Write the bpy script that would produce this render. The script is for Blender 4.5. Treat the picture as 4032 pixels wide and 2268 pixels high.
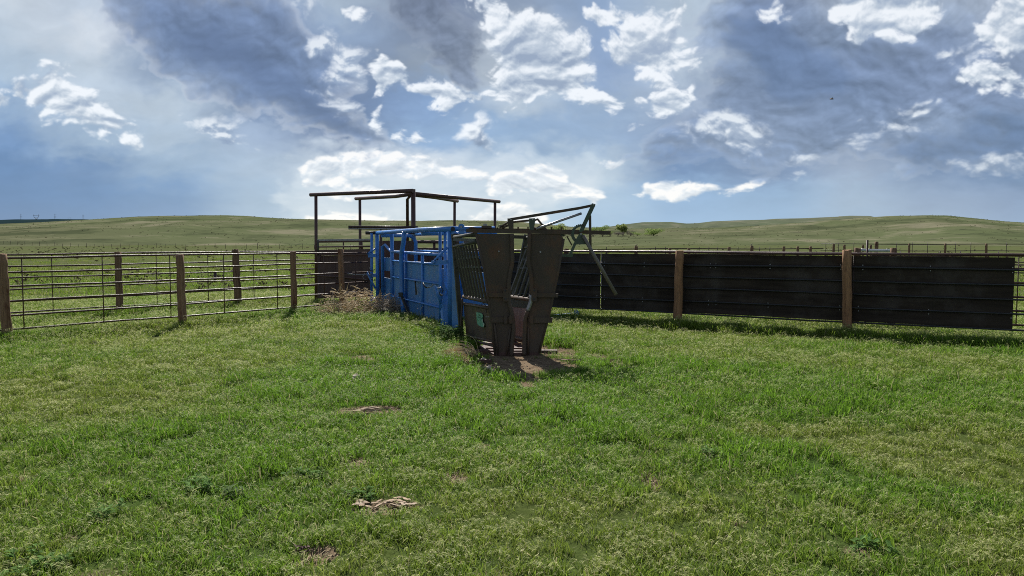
import bpy, math, random
import numpy as np
from mathutils import Vector, Matrix, noise as mnoise
for _o in list(bpy.data.objects): bpy.data.objects.remove(_o)
scene = bpy.context.scene
COL = scene.collection
RND = random.Random(7)
NR = np.random.RandomState(11)
R = math.radians
# ------------------------------------------------------------------ camera
F, U0, V0, VH, EYE = 3000.0, 2016.0, 1134.0, 950.0, 1.75
PITCH = math.atan((V0 - VH) / F)
cam = bpy.data.cameras.new('camera'); cam.sensor_width = 36; cam.lens = 36 * F / 4032
cam.clip_end = 20000; cam.clip_start = 0.05
camo = bpy.data.objects.new('camera', cam); COL.objects.link(camo)
camo.location = (0, 0, EYE); camo.rotation_euler = (math.pi / 2 - PITCH, 0, 0)
scene.camera = camo
scene.view_settings.view_transform = 'Standard'; scene.view_settings.look = 'None'
scene.view_settings.exposure = 0.7; scene.view_settings.gamma = 1
scene.cycles.use_denoising = False; scene.cycles.filter_width = 1.0; scene.cycles.max_bounces = 6; scene.cycles.transparent_max_bounces = 4
# ------------------------------------------------------------------ sun
SUN_EL, SUN_AZ = 41.0, -8.0      # sun stands ahead of the camera, a little to the left
sl = bpy.data.lights.new('sun', 'SUN'); sl.energy = 5.0; sl.angle = R(0.6); sl.color = (1, .955, .88)
so = bpy.data.objects.new('sun', sl); COL.objects.link(so)
sd = Vector((math.sin(R(SUN_AZ)) * math.cos(R(SUN_EL)), math.cos(R(SUN_AZ)) * math.cos(R(SUN_EL)), math.sin(R(SUN_EL))))
so.rotation_euler = sd.to_track_quat('Z', 'Y').to_euler(); so.location = sd * 60

# ------------------------------------------------------------------ node helpers
class NT:
    def __init__(s, nt): s.nt = nt; s.n = nt.nodes; s.l = nt.links
    def node(s, t, **k):
        x = s.n.new(t)
        for a, b in k.items(): setattr(x, a, b)
        return x
    def put(s, sock, v):
        if isinstance(v, bpy.types.NodeSocket): s.l.new(v, sock)
        elif v is not None:
            try: sock.default_value = v
            except Exception: sock.default_value = (*v, 1) if len(v) == 3 else v
    def math(s, op, a, b=None, c=None, clamp=False):
        x = s.node('ShaderNodeMath', operation=op); x.use_clamp = clamp
        s.put(x.inputs[0], a)
        if b is not None: s.put(x.inputs[1], b)
        if c is not None: s.put(x.inputs[2], c)
        return x.outputs[0]
    def add(s, a, b): return s.math('ADD', a, b)
    def mul(s, a, b): return s.math('MULTIPLY', a, b)
    def noise(s, vec, scale, detail=4, rough=.55, dist=0, out=0):
        x = s.node('ShaderNodeTexNoise')
        if vec is not None: s.put(x.inputs['Vector'], vec)
        s.put(x.inputs['Scale'], scale); s.put(x.inputs['Detail'], detail)
        s.put(x.inputs['Roughness'], rough); s.put(x.inputs['Distortion'], dist)
        return x.outputs[out]
    def voro(s, vec, scale, detail=0, rough=.5, feature='SMOOTH_F1', smooth=.5):
        x = s.node('ShaderNodeTexVoronoi', feature=feature)
        s.put(x.inputs['Vector'], vec); s.put(x.inputs['Scale'], scale)
        s.put(x.inputs['Detail'], detail); s.put(x.inputs['Roughness'], rough)
        if feature == 'SMOOTH_F1': s.put(x.inputs['Smoothness'], smooth)
        return x.outputs['Distance']
    def mapr(s, v, a, b, c=0.0, d=1.0, smooth=False):
        x = s.node('ShaderNodeMapRange'); x.interpolation_type = 'SMOOTHSTEP' if smooth else 'LINEAR'
        s.put(x.inputs['Value'], v)
        for i, q in zip(('From Min', 'From Max', 'To Min', 'To Max'), (a, b, c, d)): s.put(x.inputs[i], q)
        return x.outputs[0]
    def mapping(s, vec, scale=(1, 1, 1), loc=(0, 0, 0), rot=(0, 0, 0), kind='POINT'):
        x = s.node('ShaderNodeMapping', vector_type=kind); s.put(x.inputs['Vector'], vec)
        x.inputs['Scale'].default_value = scale; x.inputs['Location'].default_value = loc; x.inputs['Rotation'].default_value = rot
        return x.outputs[0]
    def mix(s, f, a, b, mode='MIX'):
        x = s.node('ShaderNodeMix', data_type='RGBA', blend_type=mode)
        s.put(x.inputs[0], f)
        for i, q in ((6, a), (7, b)):
            if isinstance(q, bpy.types.NodeSocket): s.l.new(q, x.inputs[i])
            else: x.inputs[i].default_value = (*q, 1) if len(q) == 3 else q
        return x.outputs[2]
    def ramp(s, v, stops):
        x = s.node('ShaderNodeValToRGB'); s.put(x.inputs[0], v)
        e = x.color_ramp.elements
        while len(e) < len(stops): e.new(.5)
        for k, (p, c) in zip(e, stops): k.position = p; k.color = (*c, 1)
        return x.outputs[0]
    def attr(s, name, kind='GEOMETRY'):
        x = s.node('ShaderNodeAttribute', attribute_type=kind); x.attribute_name = name
        return x
    def vmath(s, op, a, b=None, out=0):
        x = s.node('ShaderNodeVectorMath', operation=op); s.put(x.inputs[0], a)
        if b is not None: s.put(x.inputs[3 if op == 'SCALE' else 1], b)
        return x.outputs[out]

def srgb(r, g, b):
    f = lambda c: (c / 255 / 12.92) if c <= 10 else ((c / 255 + .055) / 1.055) ** 2.4
    return (f(r), f(g), f(b))

#SKY_BEGIN
# --- a cloud field worked out in azimuth and elevation (degrees) with numpy
SKW, SKH, SKA0, SKA1, SKE0, SKE1 = 2000, 760, -48.0, 48.0, -1.0, 34.0
def sky_image():
    rs = np.random.RandomState(5)
    G = rs.rand(512, 512).astype(np.float32) * 2 * np.pi
    GX, GY = np.cos(G), np.sin(G)
    def perlin(x, y):
        xi = np.floor(x).astype(np.int32); yi = np.floor(y).astype(np.int32)
        fx = x - xi; fy = y - yi
        ux = fx * fx * fx * (fx * (fx * 6 - 15) + 10); uy = fy * fy * fy * (fy * (fy * 6 - 15) + 10)
        a = xi & 511; b = (xi + 1) & 511; c = yi & 511; d = (yi + 1) & 511
        n00 = GX[c, a] * fx + GY[c, a] * fy; n10 = GX[c, b] * (fx - 1) + GY[c, b] * fy
        n01 = GX[d, a] * fx + GY[d, a] * (fy - 1); n11 = GX[d, b] * (fx - 1) + GY[d, b] * (fy - 1)
        return (n00 + (n10 - n00) * ux + ((n01 + (n11 - n01) * ux) - (n00 + (n10 - n00) * ux)) * uy) * 1.4
    def fbm(x, y, o, g=.5, bil=False):
        s = 0; a = 1; t = 0
        for i in range(o):
            n = perlin(x, y)
            if bil: n = np.abs(n) * 2.2 - .55
            s = s + a * n; t += a; a *= g; x = x * 2.03 + 17.3; y = y * 2.03 - 9.1
        return s / t
    def sm(x, a, b):
        t = np.clip((x - a) / (b - a), 0, 1); return t * t * (3 - 2 * t)
    A, E = np.meshgrid(np.linspace(SKA0, SKA1, SKW, dtype=np.float32), np.linspace(SKE0, SKE1, SKH, dtype=np.float32))
    # the photograph's own measure of where each cloud stands: tangent coordinates of the view
    ca, sa, ce, se = np.cos(np.radians(A)), np.sin(np.radians(A)), np.cos(np.radians(E)), np.sin(np.radians(E))
    cp, sp = math.cos(PITCH), math.sin(PITCH)
    fw = ce * ca * cp - se * sp
    U = U0 + F * ce * sa / fw; Vv = V0 - F * (ce * ca * sp + se * cp) / fw
    X, Y = U / 300.0, Vv / 300.0 * (1 + .0006 * np.clip(Vv, 0, 900))      # noise flattens towards the horizon
    wx, wy = fbm(X * .8, Y * .8, 4), fbm(X * .8 + 31, Y * .8 + 5, 4)
    w2x, w2y = fbm(X * 3 + 7, Y * 3, 3), fbm(X * 3, Y * 3 + 9, 3)
    fine = fbm(X * 2.0 + .35 * w2x, Y * 2.4 + .35 * w2y, 7, .56)
    bil = fbm(X * 1.9 + .5 * wx + .12 * w2x, Y * 2.2 + .5 * wy + .12 * w2y, 6, .55, True)
    bil2 = fbm(X * 4.3 + .8 * wx + 50, Y * 4.6 + .8 * wy, 5, .58, True)
    low = fbm(X * .7 + 3, Y * .9 + 8, 4)
    def field(lst, warp=60, warp2=14):
        u = U + warp * wx + warp2 * w2x; v = Vv + warp * .8 * wy + warp2 * w2y
        acc = np.full_like(U, -3)
        for cu, cv, ru, rv, rot, wt in lst:
            c, s = math.cos(R(rot)), math.sin(R(rot))
            x = ((u - cu) * c - (v - cv) * s) / ru; y = ((u - cu) * s + (v - cv) * c) / rv
            acc = np.maximum(acc, wt * (1 - np.sqrt(x * x + y * y)) * min(ru, rv) / 100.0)
        return acc
    def poly(pts, warp=75, warp2=34, q=3):
        # how far inside (+) or outside (-) a traced cloud outline each direction lies, in hundreds
        u = (U + warp * wx + warp2 * w2x + 26 * bil)[::q, ::q]; v = (Vv + warp * wy + warp2 * w2y)[::q, ::q]
        best = np.full_like(u, 1e9); ins = np.zeros(u.shape, bool); n = len(pts)
        for i in range(n):
            x0, y0 = pts[i]; x1, y1 = pts[(i + 1) % n]; dx, dy = x1 - x0, y1 - y0
            t = np.clip(((u - x0) * dx + (v - y0) * dy) / (dx * dx + dy * dy + 1e-6), 0, 1)
            best = np.minimum(best, (u - x0 - t * dx) ** 2 + (v - y0 - t * dy) ** 2)
            ins ^= ((y0 > v) != (y1 > v)) & (u < dx * (v - y0) / (dy if abs(dy) > 1e-6 else 1e-6) + x0)
        d = np.sqrt(best) * np.where(ins, 1, -1) / 100.0
        # back to full size, smoothly
        H, Wd = U.shape; yi = np.clip(np.arange(H) / q, 0, d.shape[0] - 1.001); xi = np.clip(np.arange(Wd) / q, 0, d.shape[1] - 1.001)
        y0, x0 = yi.astype(int), xi.astype(int); fy, fx = (yi - y0)[:, None], (xi - x0)[None, :]
        return ((d[y0][:, x0] * (1 - fx) + d[y0][:, x0 + 1] * fx) * (1 - fy) + (d[y0 + 1][:, x0] * (1 - fx) + d[y0 + 1][:, x0 + 1] * fx) * fy).astype(np.float32)
    def polys(lst, **k):
        acc = None
        for p in lst:
            f = poly(p, **k); acc = f if acc is None else np.maximum(acc, f)
        return acc
    sh = lambda f, dy, dx=0: np.roll(np.roll(f, -dy, 0), -dx, 1)          # what lies dy rows higher up
    def c3(*c): return np.array(srgb(*c), np.float32)
    def mixc(a, b, t): return a + (b - a) * t[..., None]
    def grad(t, stops):
        xs = [s[0] for s in stops]; cs = np.array([c3(*s[1]) for s in stops])
        return np.stack([np.interp(t, xs, cs[:, i]) for i in range(3)], -1).astype(np.float32)
    # broad tones of the sky, from the blue rain air low on the left to the pale haze by the sun
    TG = np.array([[c3(*c) for c in row] for row in TONES], np.float32)
    def tone(u, v):
        gx = np.clip(u / 336.0, 0, 11.999); gy = np.clip(v / 130.0, 0, 6.999)
        xi = gx.astype(int); yi = gy.astype(int); fx = gx - xi; fy = gy - yi
        fx = (fx * fx * (3 - 2 * fx))[..., None]; fy = (fy * fy * (3 - 2 * fy))[..., None]
        return (TG[yi, xi] * (1 - fx) + TG[yi, xi + 1] * fx) * (1 - fy) + (TG[yi + 1, xi] * (1 - fx) + TG[yi + 1, xi + 1] * fx) * fy
    lowf = sm(Vv, 950, 550)
    col = tone(U + (100 * wx + 45 * w2x + 60 * bil) * (.25 + .75 * lowf), Vv + (80 * wy + 45 * w2y + 50 * bil) * (.2 + .8 * lowf))
    alpha = np.full_like(U, .8)
    fb3 = fbm(X * 1.3 + .6 * wx, Y * 1.9 + .6 * wy + 20, 6, .58)
    col = col * (1 + .16 * fb3 * (.3 + .7 * lowf))[..., None]
    sw = fbm(X * .55 + 3 + .4 * wx, Y * 1.1 + 1, 5, .6)
    big = fbm(X * .95 + .5 * wx + 12, Y * 1.15 + .5 * wy, 3, .45, True)
    W = (240, 243, 246)
    def cumulus(col, d0, lo, mid, amp=.5, edge=.14, dens=.9, top=W, relief=1.0, under=.5):
        """crisp heaped cloud: white shoulders where the light comes over it, grey folds and base"""
        d = d0 + .08 + amp * (.75 * big + .75 * bil + .22 * bil2 + .22 * fine)
        a = sm(d, -.04, edge)
        up = np.zeros_like(d)
        for k, wgt in ((3, .3), (8, .3), (16, .25), (30, .15)): up += wgt * np.clip(sh(d, k, -k // 3), 0, 1.6)
        T = np.exp(-dens * (.35 * np.clip(d, 0, 1.6) + under * up * 1.5))
        fold = np.clip((big - sh(big, 9, -4)) * 1.7 + (bil - sh(bil, 6, -2)) * 1.1 + (bil2 - sh(bil2, 3, -1)) * .35, -1, 1)
        t = np.clip(.25 + .75 * T + relief * .6 * fold * (.5 + .5 * T) + .25 * fb3 + .06 * fine - .10, 0, 1)
        return mixc(col, grad(t, [(0, lo), (.45, mid), (.8, (228, 233, 238)), (1, top)]), a)
    def storm(col, d0, deep, soft=.35, amp=.32, rim=(236, 240, 244), rimw=.22, tonal=.35, tex=.12, rimdir=(0, 1)):
        """thick rain cloud: slate body, thin bright edge"""
        d = d0 + amp * (.7 * big + .5 * bil + .3 * bil2 + .25 * fine)
        a = sm(d, -.02, soft)
        fold = np.clip((big - sh(big, 12, 6)) * .9 + (bil - sh(bil, 7, 3)) * .8 + .35 * fb3, -1, 1)
        body = base0 * tonal + c3(*deep) * (1 - tonal)
        body = body * (1 + tex * fold + .34 * sw + .12 * bil)[..., None]
        c = mixc(body, c3(*rim), np.exp(-np.clip(d, 0, 9) / rimw) * .9)
        return mixc(col, c, a)
    base0 = col.copy()
    # pale anvil haze and far heaps low down
    an = poly(ANVIL, warp=30); col = mixc(col, grad(np.clip(.55 + .8 * fb3, 0, 1), [(0, (186, 203, 219)), (1, (222, 228, 233))]), sm(an + .25 * bil + .2 * fine, -.15, .5) * .75)
    col = cumulus(col, polys(FARP, warp=26, warp2=12) * 1.6, (186, 199, 214), (212, 218, 225), amp=.50, edge=.30, dens=.5, top=(247, 245, 243), relief=1.1)
    # right hand storm mass
    col = storm(col, poly(STORMR), (130, 148, 176), soft=.6, rimw=.2, tonal=.5, amp=.6, tex=.24)
    col = storm(col, polys(STORMR2), (112, 134, 168), soft=.7, rimw=.02, tonal=.3)
    col = cumulus(col, polys(GLOWR), (150, 165, 188), (176, 188, 205), amp=.75, edge=.7, dens=.9, top=(226, 231, 236), relief=1.2)
    # left hand storm mass
    col = storm(col, poly(STORML), (120, 139, 170), soft=.36, rimw=.26, tonal=.35, amp=.55, tex=.28)
    col = storm(col, polys(STORML2), (106, 126, 160), soft=1.0, rimw=.02, tonal=.2, rim=(120, 140, 170))
    col = cumulus(col, polys(HEADL), (138, 156, 184), (168, 183, 203), amp=.8, edge=.7, dens=1.2, top=(226, 231, 237), relief=1.5)
    # middle: white heaps round a grey heart
    col = cumulus(col, polys(MIDW), (160, 174, 194), (196, 206, 217), amp=.75, edge=.30, dens=.95, relief=1.5)
    col = storm(col, poly(GREYP), (122, 133, 152), soft=.7, rimw=.16, tonal=.15, tex=.42, amp=.8)
    col = cumulus(col, polys(SMALLG), (130, 146, 170), (160, 174, 194), amp=.6, edge=.6, dens=1.1, relief=1.0)
    col = cumulus(col, polys(WHITE), (168, 182, 201), (196, 206, 217), amp=.8, edge=.36, dens=.95, relief=1.5)
    alpha = np.maximum(alpha, .86)
    # the rest of the vault
    off = np.maximum(sm(np.abs(A), 36, 46), sm(E, 18.5, 26))
    col = .90 * (np.clip(col, 0, 1) / .90) ** 1.24
    g_ = col @ np.array([.25, .65, .10], np.float32); col = col * .88 + g_[..., None] * .12
    out = np.concatenate([col, alpha[..., None]], -1).astype(np.float32)
    return out, off
TONES = [
 [(205,214,222),(195,206,218),(132,152,185),(138,158,190),(175,190,205),(120,132,158),(150,165,185),(150,172,200),(190,204,216),(135,152,182),(205,213,221),(190,202,215),(212,218,224)],
 [(190,203,215),(210,217,224),(122,143,176),(122,142,176),(150,170,196),(135,148,168),(190,200,210),(150,172,202),(190,203,216),(128,146,176),(160,176,198),(150,165,190),(190,200,212)],
 [(180,197,213),(195,207,218),(150,168,192),(110,131,166),(128,148,178),(150,162,176),(180,190,200),(150,172,203),(190,203,216),(120,140,170),(125,142,172),(140,156,185),(160,174,196)],
 [(155,180,208),(190,203,216),(190,203,215),(112,134,168),(115,135,168),(140,168,204),(190,202,213),(165,184,206),(165,180,200),(136,152,178),(122,140,170),(135,150,178),(140,156,184)],
 [(122,155,196),(165,185,206),(180,196,212),(165,182,205),(112,130,162),(150,178,210),(150,176,205),(155,178,205),(146,163,190),(148,163,187),(135,152,180),(155,171,194),(115,141,176)],
 [(102,140,185),(114,147,188),(156,178,202),(176,193,212),(205,214,223),(210,218,226),(178,197,216),(190,205,218),(118,147,186),(130,152,185),(160,174,196),(125,148,182),(116,143,179)],
 [(98,138,184),(104,143,188),(122,156,196),(168,189,211),(202,214,225),(198,212,225),(196,211,224),(172,196,219),(150,182,216),(150,180,212),(165,185,208),(150,170,198),(140,162,194)],
 [(98,140,187),(104,145,190),(126,160,201),(168,192,216),(195,212,226),(190,210,226),(185,208,226),(160,192,222),(150,185,220),(150,184,218),(160,185,212),(158,182,210),(148,175,208)]]
STORML = [(336,-80),(345,0),(385,63),(395,125),(509,141),(532,219),(595,290),(704,360),(853,438),(940,470),(1080,470),(1120,510),(1330,575),(1448,595),(1590,600),(1540,500),(1470,440),(1390,380),(1430,330),(1450,227),(1408,150),(1340,117),(1250,94),(1174,55),(1127,-80)]
STORML2 = [[(620,120),(850,60),(1050,170),(1200,260),(1330,360),(1440,480),(1440,560),(1250,520),(1050,420),(850,330),(700,250)]]
HEADL = [[(1180,100),(1300,80),(1420,130),(1470,240),(1440,330),(1350,330),(1270,250),(1200,180)], [(1220,330),(1330,300),(1400,370),(1450,450),(1400,470),(1300,420)], [(1130,-30),(1330,-30),(1300,60),(1200,80)],
         [(626,485),(704,438),(861,446),(978,520),(1020,585),(939,585),(782,545),(689,509)],]
GREYP = [(1463,-80),(1463,47),(1534,102),(1620,156),(1645,227),(1706,297),(1800,340),(1878,362),(1930,320),(1925,235),(1895,125),(1823,39),(1792,-80)]
MIDW = [[(1790,-80),(1950,-60),(1990,40),(2063,40),(2110,45),(2157,94),(2204,141),(2282,141),(2300,203),(2321,243),(2335,305),(2370,336),(2399,360),(2419,430),(2352,405),(2282,395),(2219,420),(2133,410),(2050,440),(1917,430),(1800,405),(1682,405),(1612,405),(1549,376),(1463,360),(1448,260),(1510,219),(1570,258),(1620,320),(1761,360),(1900,390),(1950,300),(1940,150),(1840,20)]]
WHITE = [[(70,329),(156,313),(188,282),(258,274),(344,321),(399,344),(446,430),(469,485),(545,532),(485,548),(344,540),(235,501),(141,446),(86,399)], [(-60,360),(20,380),(50,440),(-60,460)],
         [(1365,30),(1420,25),(1460,60),(1440,90),(1385,60)], [(2313,47),(2352,10),(2501,10),(2611,50),(2658,-20),(2700,0),(2685,86),(2700,156),(2759,211),(2806,258),(2775,330),(2681,313),(2595,318),(2501,274),(2438,211),(2405,164),(2438,102),(2352,90)],
         [(2517,376),(2564,356),(2611,383),(2697,368),(2736,340),(2755,352),(2725,400),(2697,440),(2611,470),(2548,470),(2505,450)], [(2990,-30),(3090,-30),(3110,40),(3050,45)],
         [(3230,-80),(3268,47),(3315,78),(3331,141),(3401,188),(3424,141),(3542,125),(3620,102),(3698,39),(3800,-80)], [(3839,94),(3894,50),(4032,-60),(4300,-60),(4300,260),(4032,235),(3933,227),(3885,180)],
         [(3769,318),(3831,290),(3933,274),(4032,305),(4300,330),(4300,380),(4032,362),(3816,340)], [(1540,505),(1620,500),(1700,545),(1600,565),(1550,560)], [(1460,430),(1500,420),(1540,500),(1500,540),(1460,480)]]
SMALLG = [[(1760,470),(1880,450),(1930,520),(1990,600),(1920,610),(1850,560),(1790,540)]]
STORMR = [(2798,-80),(2720,39),(2705,156),(2767,227),(2806,258),(2767,352),(2697,438),(2548,485),(2501,548),(2454,626),(2525,665),(2642,657),(2798,634),(2845,649),(2986,696),(3072,665),(3190,688),(3299,665),(3346,626),(3581,704),(3816,680),(4032,673),(4400,650),(4400,-80)]
STORMR2 = [[(2860,80),(3060,60),(3300,180),(3400,300),(3330,420),(3100,440),(2950,330),(2850,220)], [(2520,600),(2700,570),(2900,600),(2850,640),(2640,655),(2530,655)], [(3380,600),(3600,520),(3900,480),(4300,460),(4300,640),(3900,650),(3600,690)]]
GLOWR = [[(3346,516),(3440,501),(3487,455),(3550,430),(3698,415),(3659,485),(3503,563),(3385,563)], [(2700,462),(2900,450),(3040,540),(3000,600),(2850,590),(2720,530)], [(2560,480),(2680,480),(2760,560),(2680,560)], [(3060,630),(3180,600),(3260,640),(3120,690)], [(3700,180),(3860,170),(3850,250),(3740,260)], [(3760,640),(4100,580),(4100,620),(3800,660)]]
ANVIL = [(1190,640),(1340,600),(1448,590),(1643,610),(1800,640),(1960,600),(2016,571),(2172,587),(2313,610),(2385,665),(2370,760),(2330,800),(2016,880),(1500,900),(1150,880),(1050,780)]
FARP = [[(1180,650),(1330,605),(1500,592),(1660,612),(1810,640),(1930,680),(1920,725),(1720,705),(1500,690),(1330,700),(1240,735)], [(1880,690),(2010,694),(2063,675),(2110,640),(2180,635),(2235,672),(2250,740),(2170,765),(2050,765),(1940,765)], [(2150,745),(2240,708),(2310,728),(2378,745),(2385,790),(2340,815),(2290,790),(2200,790)], [(1300,745),(1420,720),(1540,735),(1600,770),(1450,780),(1330,790)],
        [(2493,760),(2556,728),(2720,722),(2877,730),(2994,712),(2960,743),(2798,767),(2704,782),(2564,775)], [(1200,850),(1300,835),(1400,845),(1500,838),(1600,855),(1600,885),(1200,885)], [(1820,850),(1930,815),(2050,820),(2140,845),(2150,885),(1820,885)], [(1290,705),(1340,685),(1370,720),(1320,735)], [(2360,640),(2450,630),(2490,650),(2420,665)]]


def build_sky():
    world = bpy.data.worlds.new('World'); scene.world = world; world.use_nodes = True
    arr, off = sky_image()
    img = bpy.data.images.new('cloud_field', SKW, SKH, alpha=True, float_buffer=True)
    img.colorspace_settings.name = 'Non-Color'; img.alpha_mode = 'CHANNEL_PACKED'
    img.pixels.foreach_set(arr.ravel()); img.update()
    w = NT(world.node_tree); w.n.clear()
    sky = w.node('ShaderNodeTexSky', sky_type='NISHITA'); sky.sun_disc = False
    sky.sun_elevation = R(SUN_EL); sky.sun_rotation = R(SUN_AZ); sky.altitude = 1500
    sky.air_density = 1.0; sky.dust_density = .6; sky.ozone_density = 1.2
    tc = w.node('ShaderNodeTexCoord').outputs['Generated']
    sep = w.node('ShaderNodeSeparateXYZ'); w.put(sep.inputs[0], tc)
    az = w.mul(w.math('ARCTAN2', sep.outputs[0], sep.outputs[1]), 180 / math.pi)
    el = w.mul(w.math('ARCSINE', sep.outputs[2]), 180 / math.pi)
    azf = w.math('SUBTRACT', w.math('PINGPONG', w.add(az, 45), 90), 45)      # the same weather all the way round
    cmb = w.node('ShaderNodeCombineXYZ')
    w.put(cmb.inputs[0], w.mapr(azf, SKA0, SKA1)); w.put(cmb.inputs[1], w.mapr(el, SKE0, SKE1))
    im = w.node('ShaderNodeTexImage', extension='EXTEND', interpolation='Cubic'); im.image = img
    w.put(im.inputs[0], cmb.outputs[0])
    vault = w.ramp(w.noise(tc, 2.4, 5, .55), [(0, srgb(150, 168, 195)), (.45, srgb(165, 182, 206)), (.62, srgb(214, 221, 229)), (1, srgb(232, 236, 240))])
    hi = w.mapr(el, 22, 32, 0, 1, True)
    c = w.mix(hi, im.outputs[0], vault)
    al = w.add(w.mul(im.outputs[1], w.math('SUBTRACT', 1, hi)), w.mul(hi, .22))
    bg1 = w.node('ShaderNodeBackground'); w.put(bg1.inputs[0], sky.outputs[0]); bg1.inputs[1].default_value = .055
    bg2 = w.node('ShaderNodeBackground'); w.put(bg2.inputs[0], c); bg2.inputs[1].default_value = .68
    mx = w.node('ShaderNodeMixShader')
    w.put(mx.inputs[0], al); w.l.new(bg1.outputs[0], mx.inputs[1]); w.l.new(bg2.outputs[0], mx.inputs[2])
    out = w.node('ShaderNodeOutputWorld'); w.l.new(mx.outputs[0], out.inputs[0])
build_sky()
#SKY_END
# ------------------------------------------------------------------ geometry helpers
CAMP = Vector((0, 0, EYE))
def P(u, v, d):                 # the point d metres ahead that was measured at (u, v) in the photograph
    x, y = (u - U0) / F, (V0 - v) / F
    r = Vector((x, math.cos(PITCH) + y * math.sin(PITCH), -math.sin(PITCH) + y * math.cos(PITCH)))
    return CAMP + r * (d / r.y)
def G(u, v, z=0.0):             # the spot on the ground measured at (u, v)
    p = P(u, v, 1.0) - CAMP
    return CAMP + p * ((z - EYE) / p.z)
def W(px, d): return px * d / F   # photo pixels to metres at distance d

class MB:
    def __init__(s): s.v = []; s.f = []; s.sm = []; s.mi = []
    def quad(s, a, b, c, d, m=0):
        n = len(s.v); s.v += [a, b, c, d]; s.f.append((n, n + 1, n + 2, n + 3)); s.sm.append(False); s.mi.append(m); return s
    def prism(s, pts, off, m=0):
        """closed outline swept by the vector off"""
        n = len(s.v); k = len(pts); off = Vector(off)
        s.v += [Vector(p) for p in pts] + [Vector(p) + off for p in pts]
        s.f.append(tuple(range(n, n + k))); s.f.append(tuple(range(n + 2 * k - 1, n + k - 1, -1)))
        for i in range(k):
            j = (i + 1) % k; s.f.append((n + j, n + i, n + k + i, n + k + j))
        s.sm += [False] * (k + 2); s.mi += [m] * (k + 2); return s
    def box(s, c, x, y, z, m=0):
        c, x, y, z = map(Vector, (c, x, y, z))
        return s.prism([c - x - y - z, c + x - y - z, c + x + y - z, c - x + y - z], 2 * z, m)
    def bar(s, a, b, w, h, upv=(0, 0, 1), m=0):
        a, b = Vector(a), Vector(b); t = (b - a).normalized(); u = Vector(upv)
        sd_ = t.cross(u)
        if sd_.length < 1e-4: sd_ = t.cross(Vector((0, 1, 0)))
        sd_.normalize(); u = sd_.cross(t).normalized()
        p = [a + sd_ * (i * w / 2) + u * (j * h / 2) for i, j in ((-1, -1), (1, -1), (1, 1), (-1, 1))]
        return s.prism(p, b - a, m)
    def tube(s, pts, r, n=10, cap=True, m=0, wob=0.0):
        pts = [Vector(p) for p in pts]; k = len(pts)
        rr = r if hasattr(r, '__len__') else [r] * k
        base = len(s.v); prev = None
        for i, p in enumerate(pts):
            t = (pts[min(i + 1, k - 1)] - pts[max(i - 1, 0)]).normalized()
            if prev is None:
                a = t.cross(Vector((0, 0, 1)))
                if a.length < .05: a = t.cross(Vector((0, 1, 0)))
            else: a = prev - t * prev.dot(t)
            a.normalize(); prev = a; b = t.cross(a)
            for j in range(n):
                q = 2 * math.pi * j / n
                ro = rr[i] * (1 + (wob * (mnoise.noise(Vector((math.cos(q) * 1.3, math.sin(q) * 1.3, i * .8 + pts[0].x * 3))) if wob else 0)))
                s.v.append(p + a * (math.cos(q) * ro) + b * (math.sin(q) * ro))
        for i in range(k - 1):
            for j in range(n):
                q = (j + 1) % n; x = base + i * n
                s.f.append((x + j, x + q, x + n + q, x + n + j)); s.sm.append(True); s.mi.append(m)
        if cap:
            s.f.append(tuple(base + j for j in range(n))[::-1]); s.f.append(tuple(base + (k - 1) * n + j for j in range(n)))
            s.sm += [False, False]; s.mi += [m, m]
        return s
    def build(s, name, mat, parent=None, attrs=None):
        me = bpy.data.meshes.new(name)
        o = bpy.data.objects.new(name, me); COL.objects.link(o)
        off = Vector((0, 0, 0))
        if parent is not None:
            o.parent = parent
            q = parent
            while q is not None: off += q.location; q = q.parent
        me.from_pydata([tuple(Vector(v) - off) for v in s.v], [], s.f)
        me.polygons.foreach_set('use_smooth', s.sm)
        mats = mat if isinstance(mat, (list, tuple)) else [mat]
        for q in mats: me.materials.append(q)
        me.polygons.foreach_set('material_index', s.mi)
        if attrs:
            for k, vals in attrs.items():
                at = me.attributes.new(k, 'FLOAT', 'POINT'); at.data.foreach_set('value', vals)
        me.update(); return o
def thing(name, loc, label, cat, group=None):
    o = bpy.data.objects.new(name, None); COL.objects.link(o); o.location = loc; o.empty_display_size = .1
    o['label'] = label; o['category'] = cat
    if group: o['group'] = group
    return o
def tag(o, label, cat, group=None):
    o['label'] = label; o['category'] = cat
    if group: o['group'] = group
    return o
def solid(o, kind): o['kind'] = kind; return o

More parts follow.
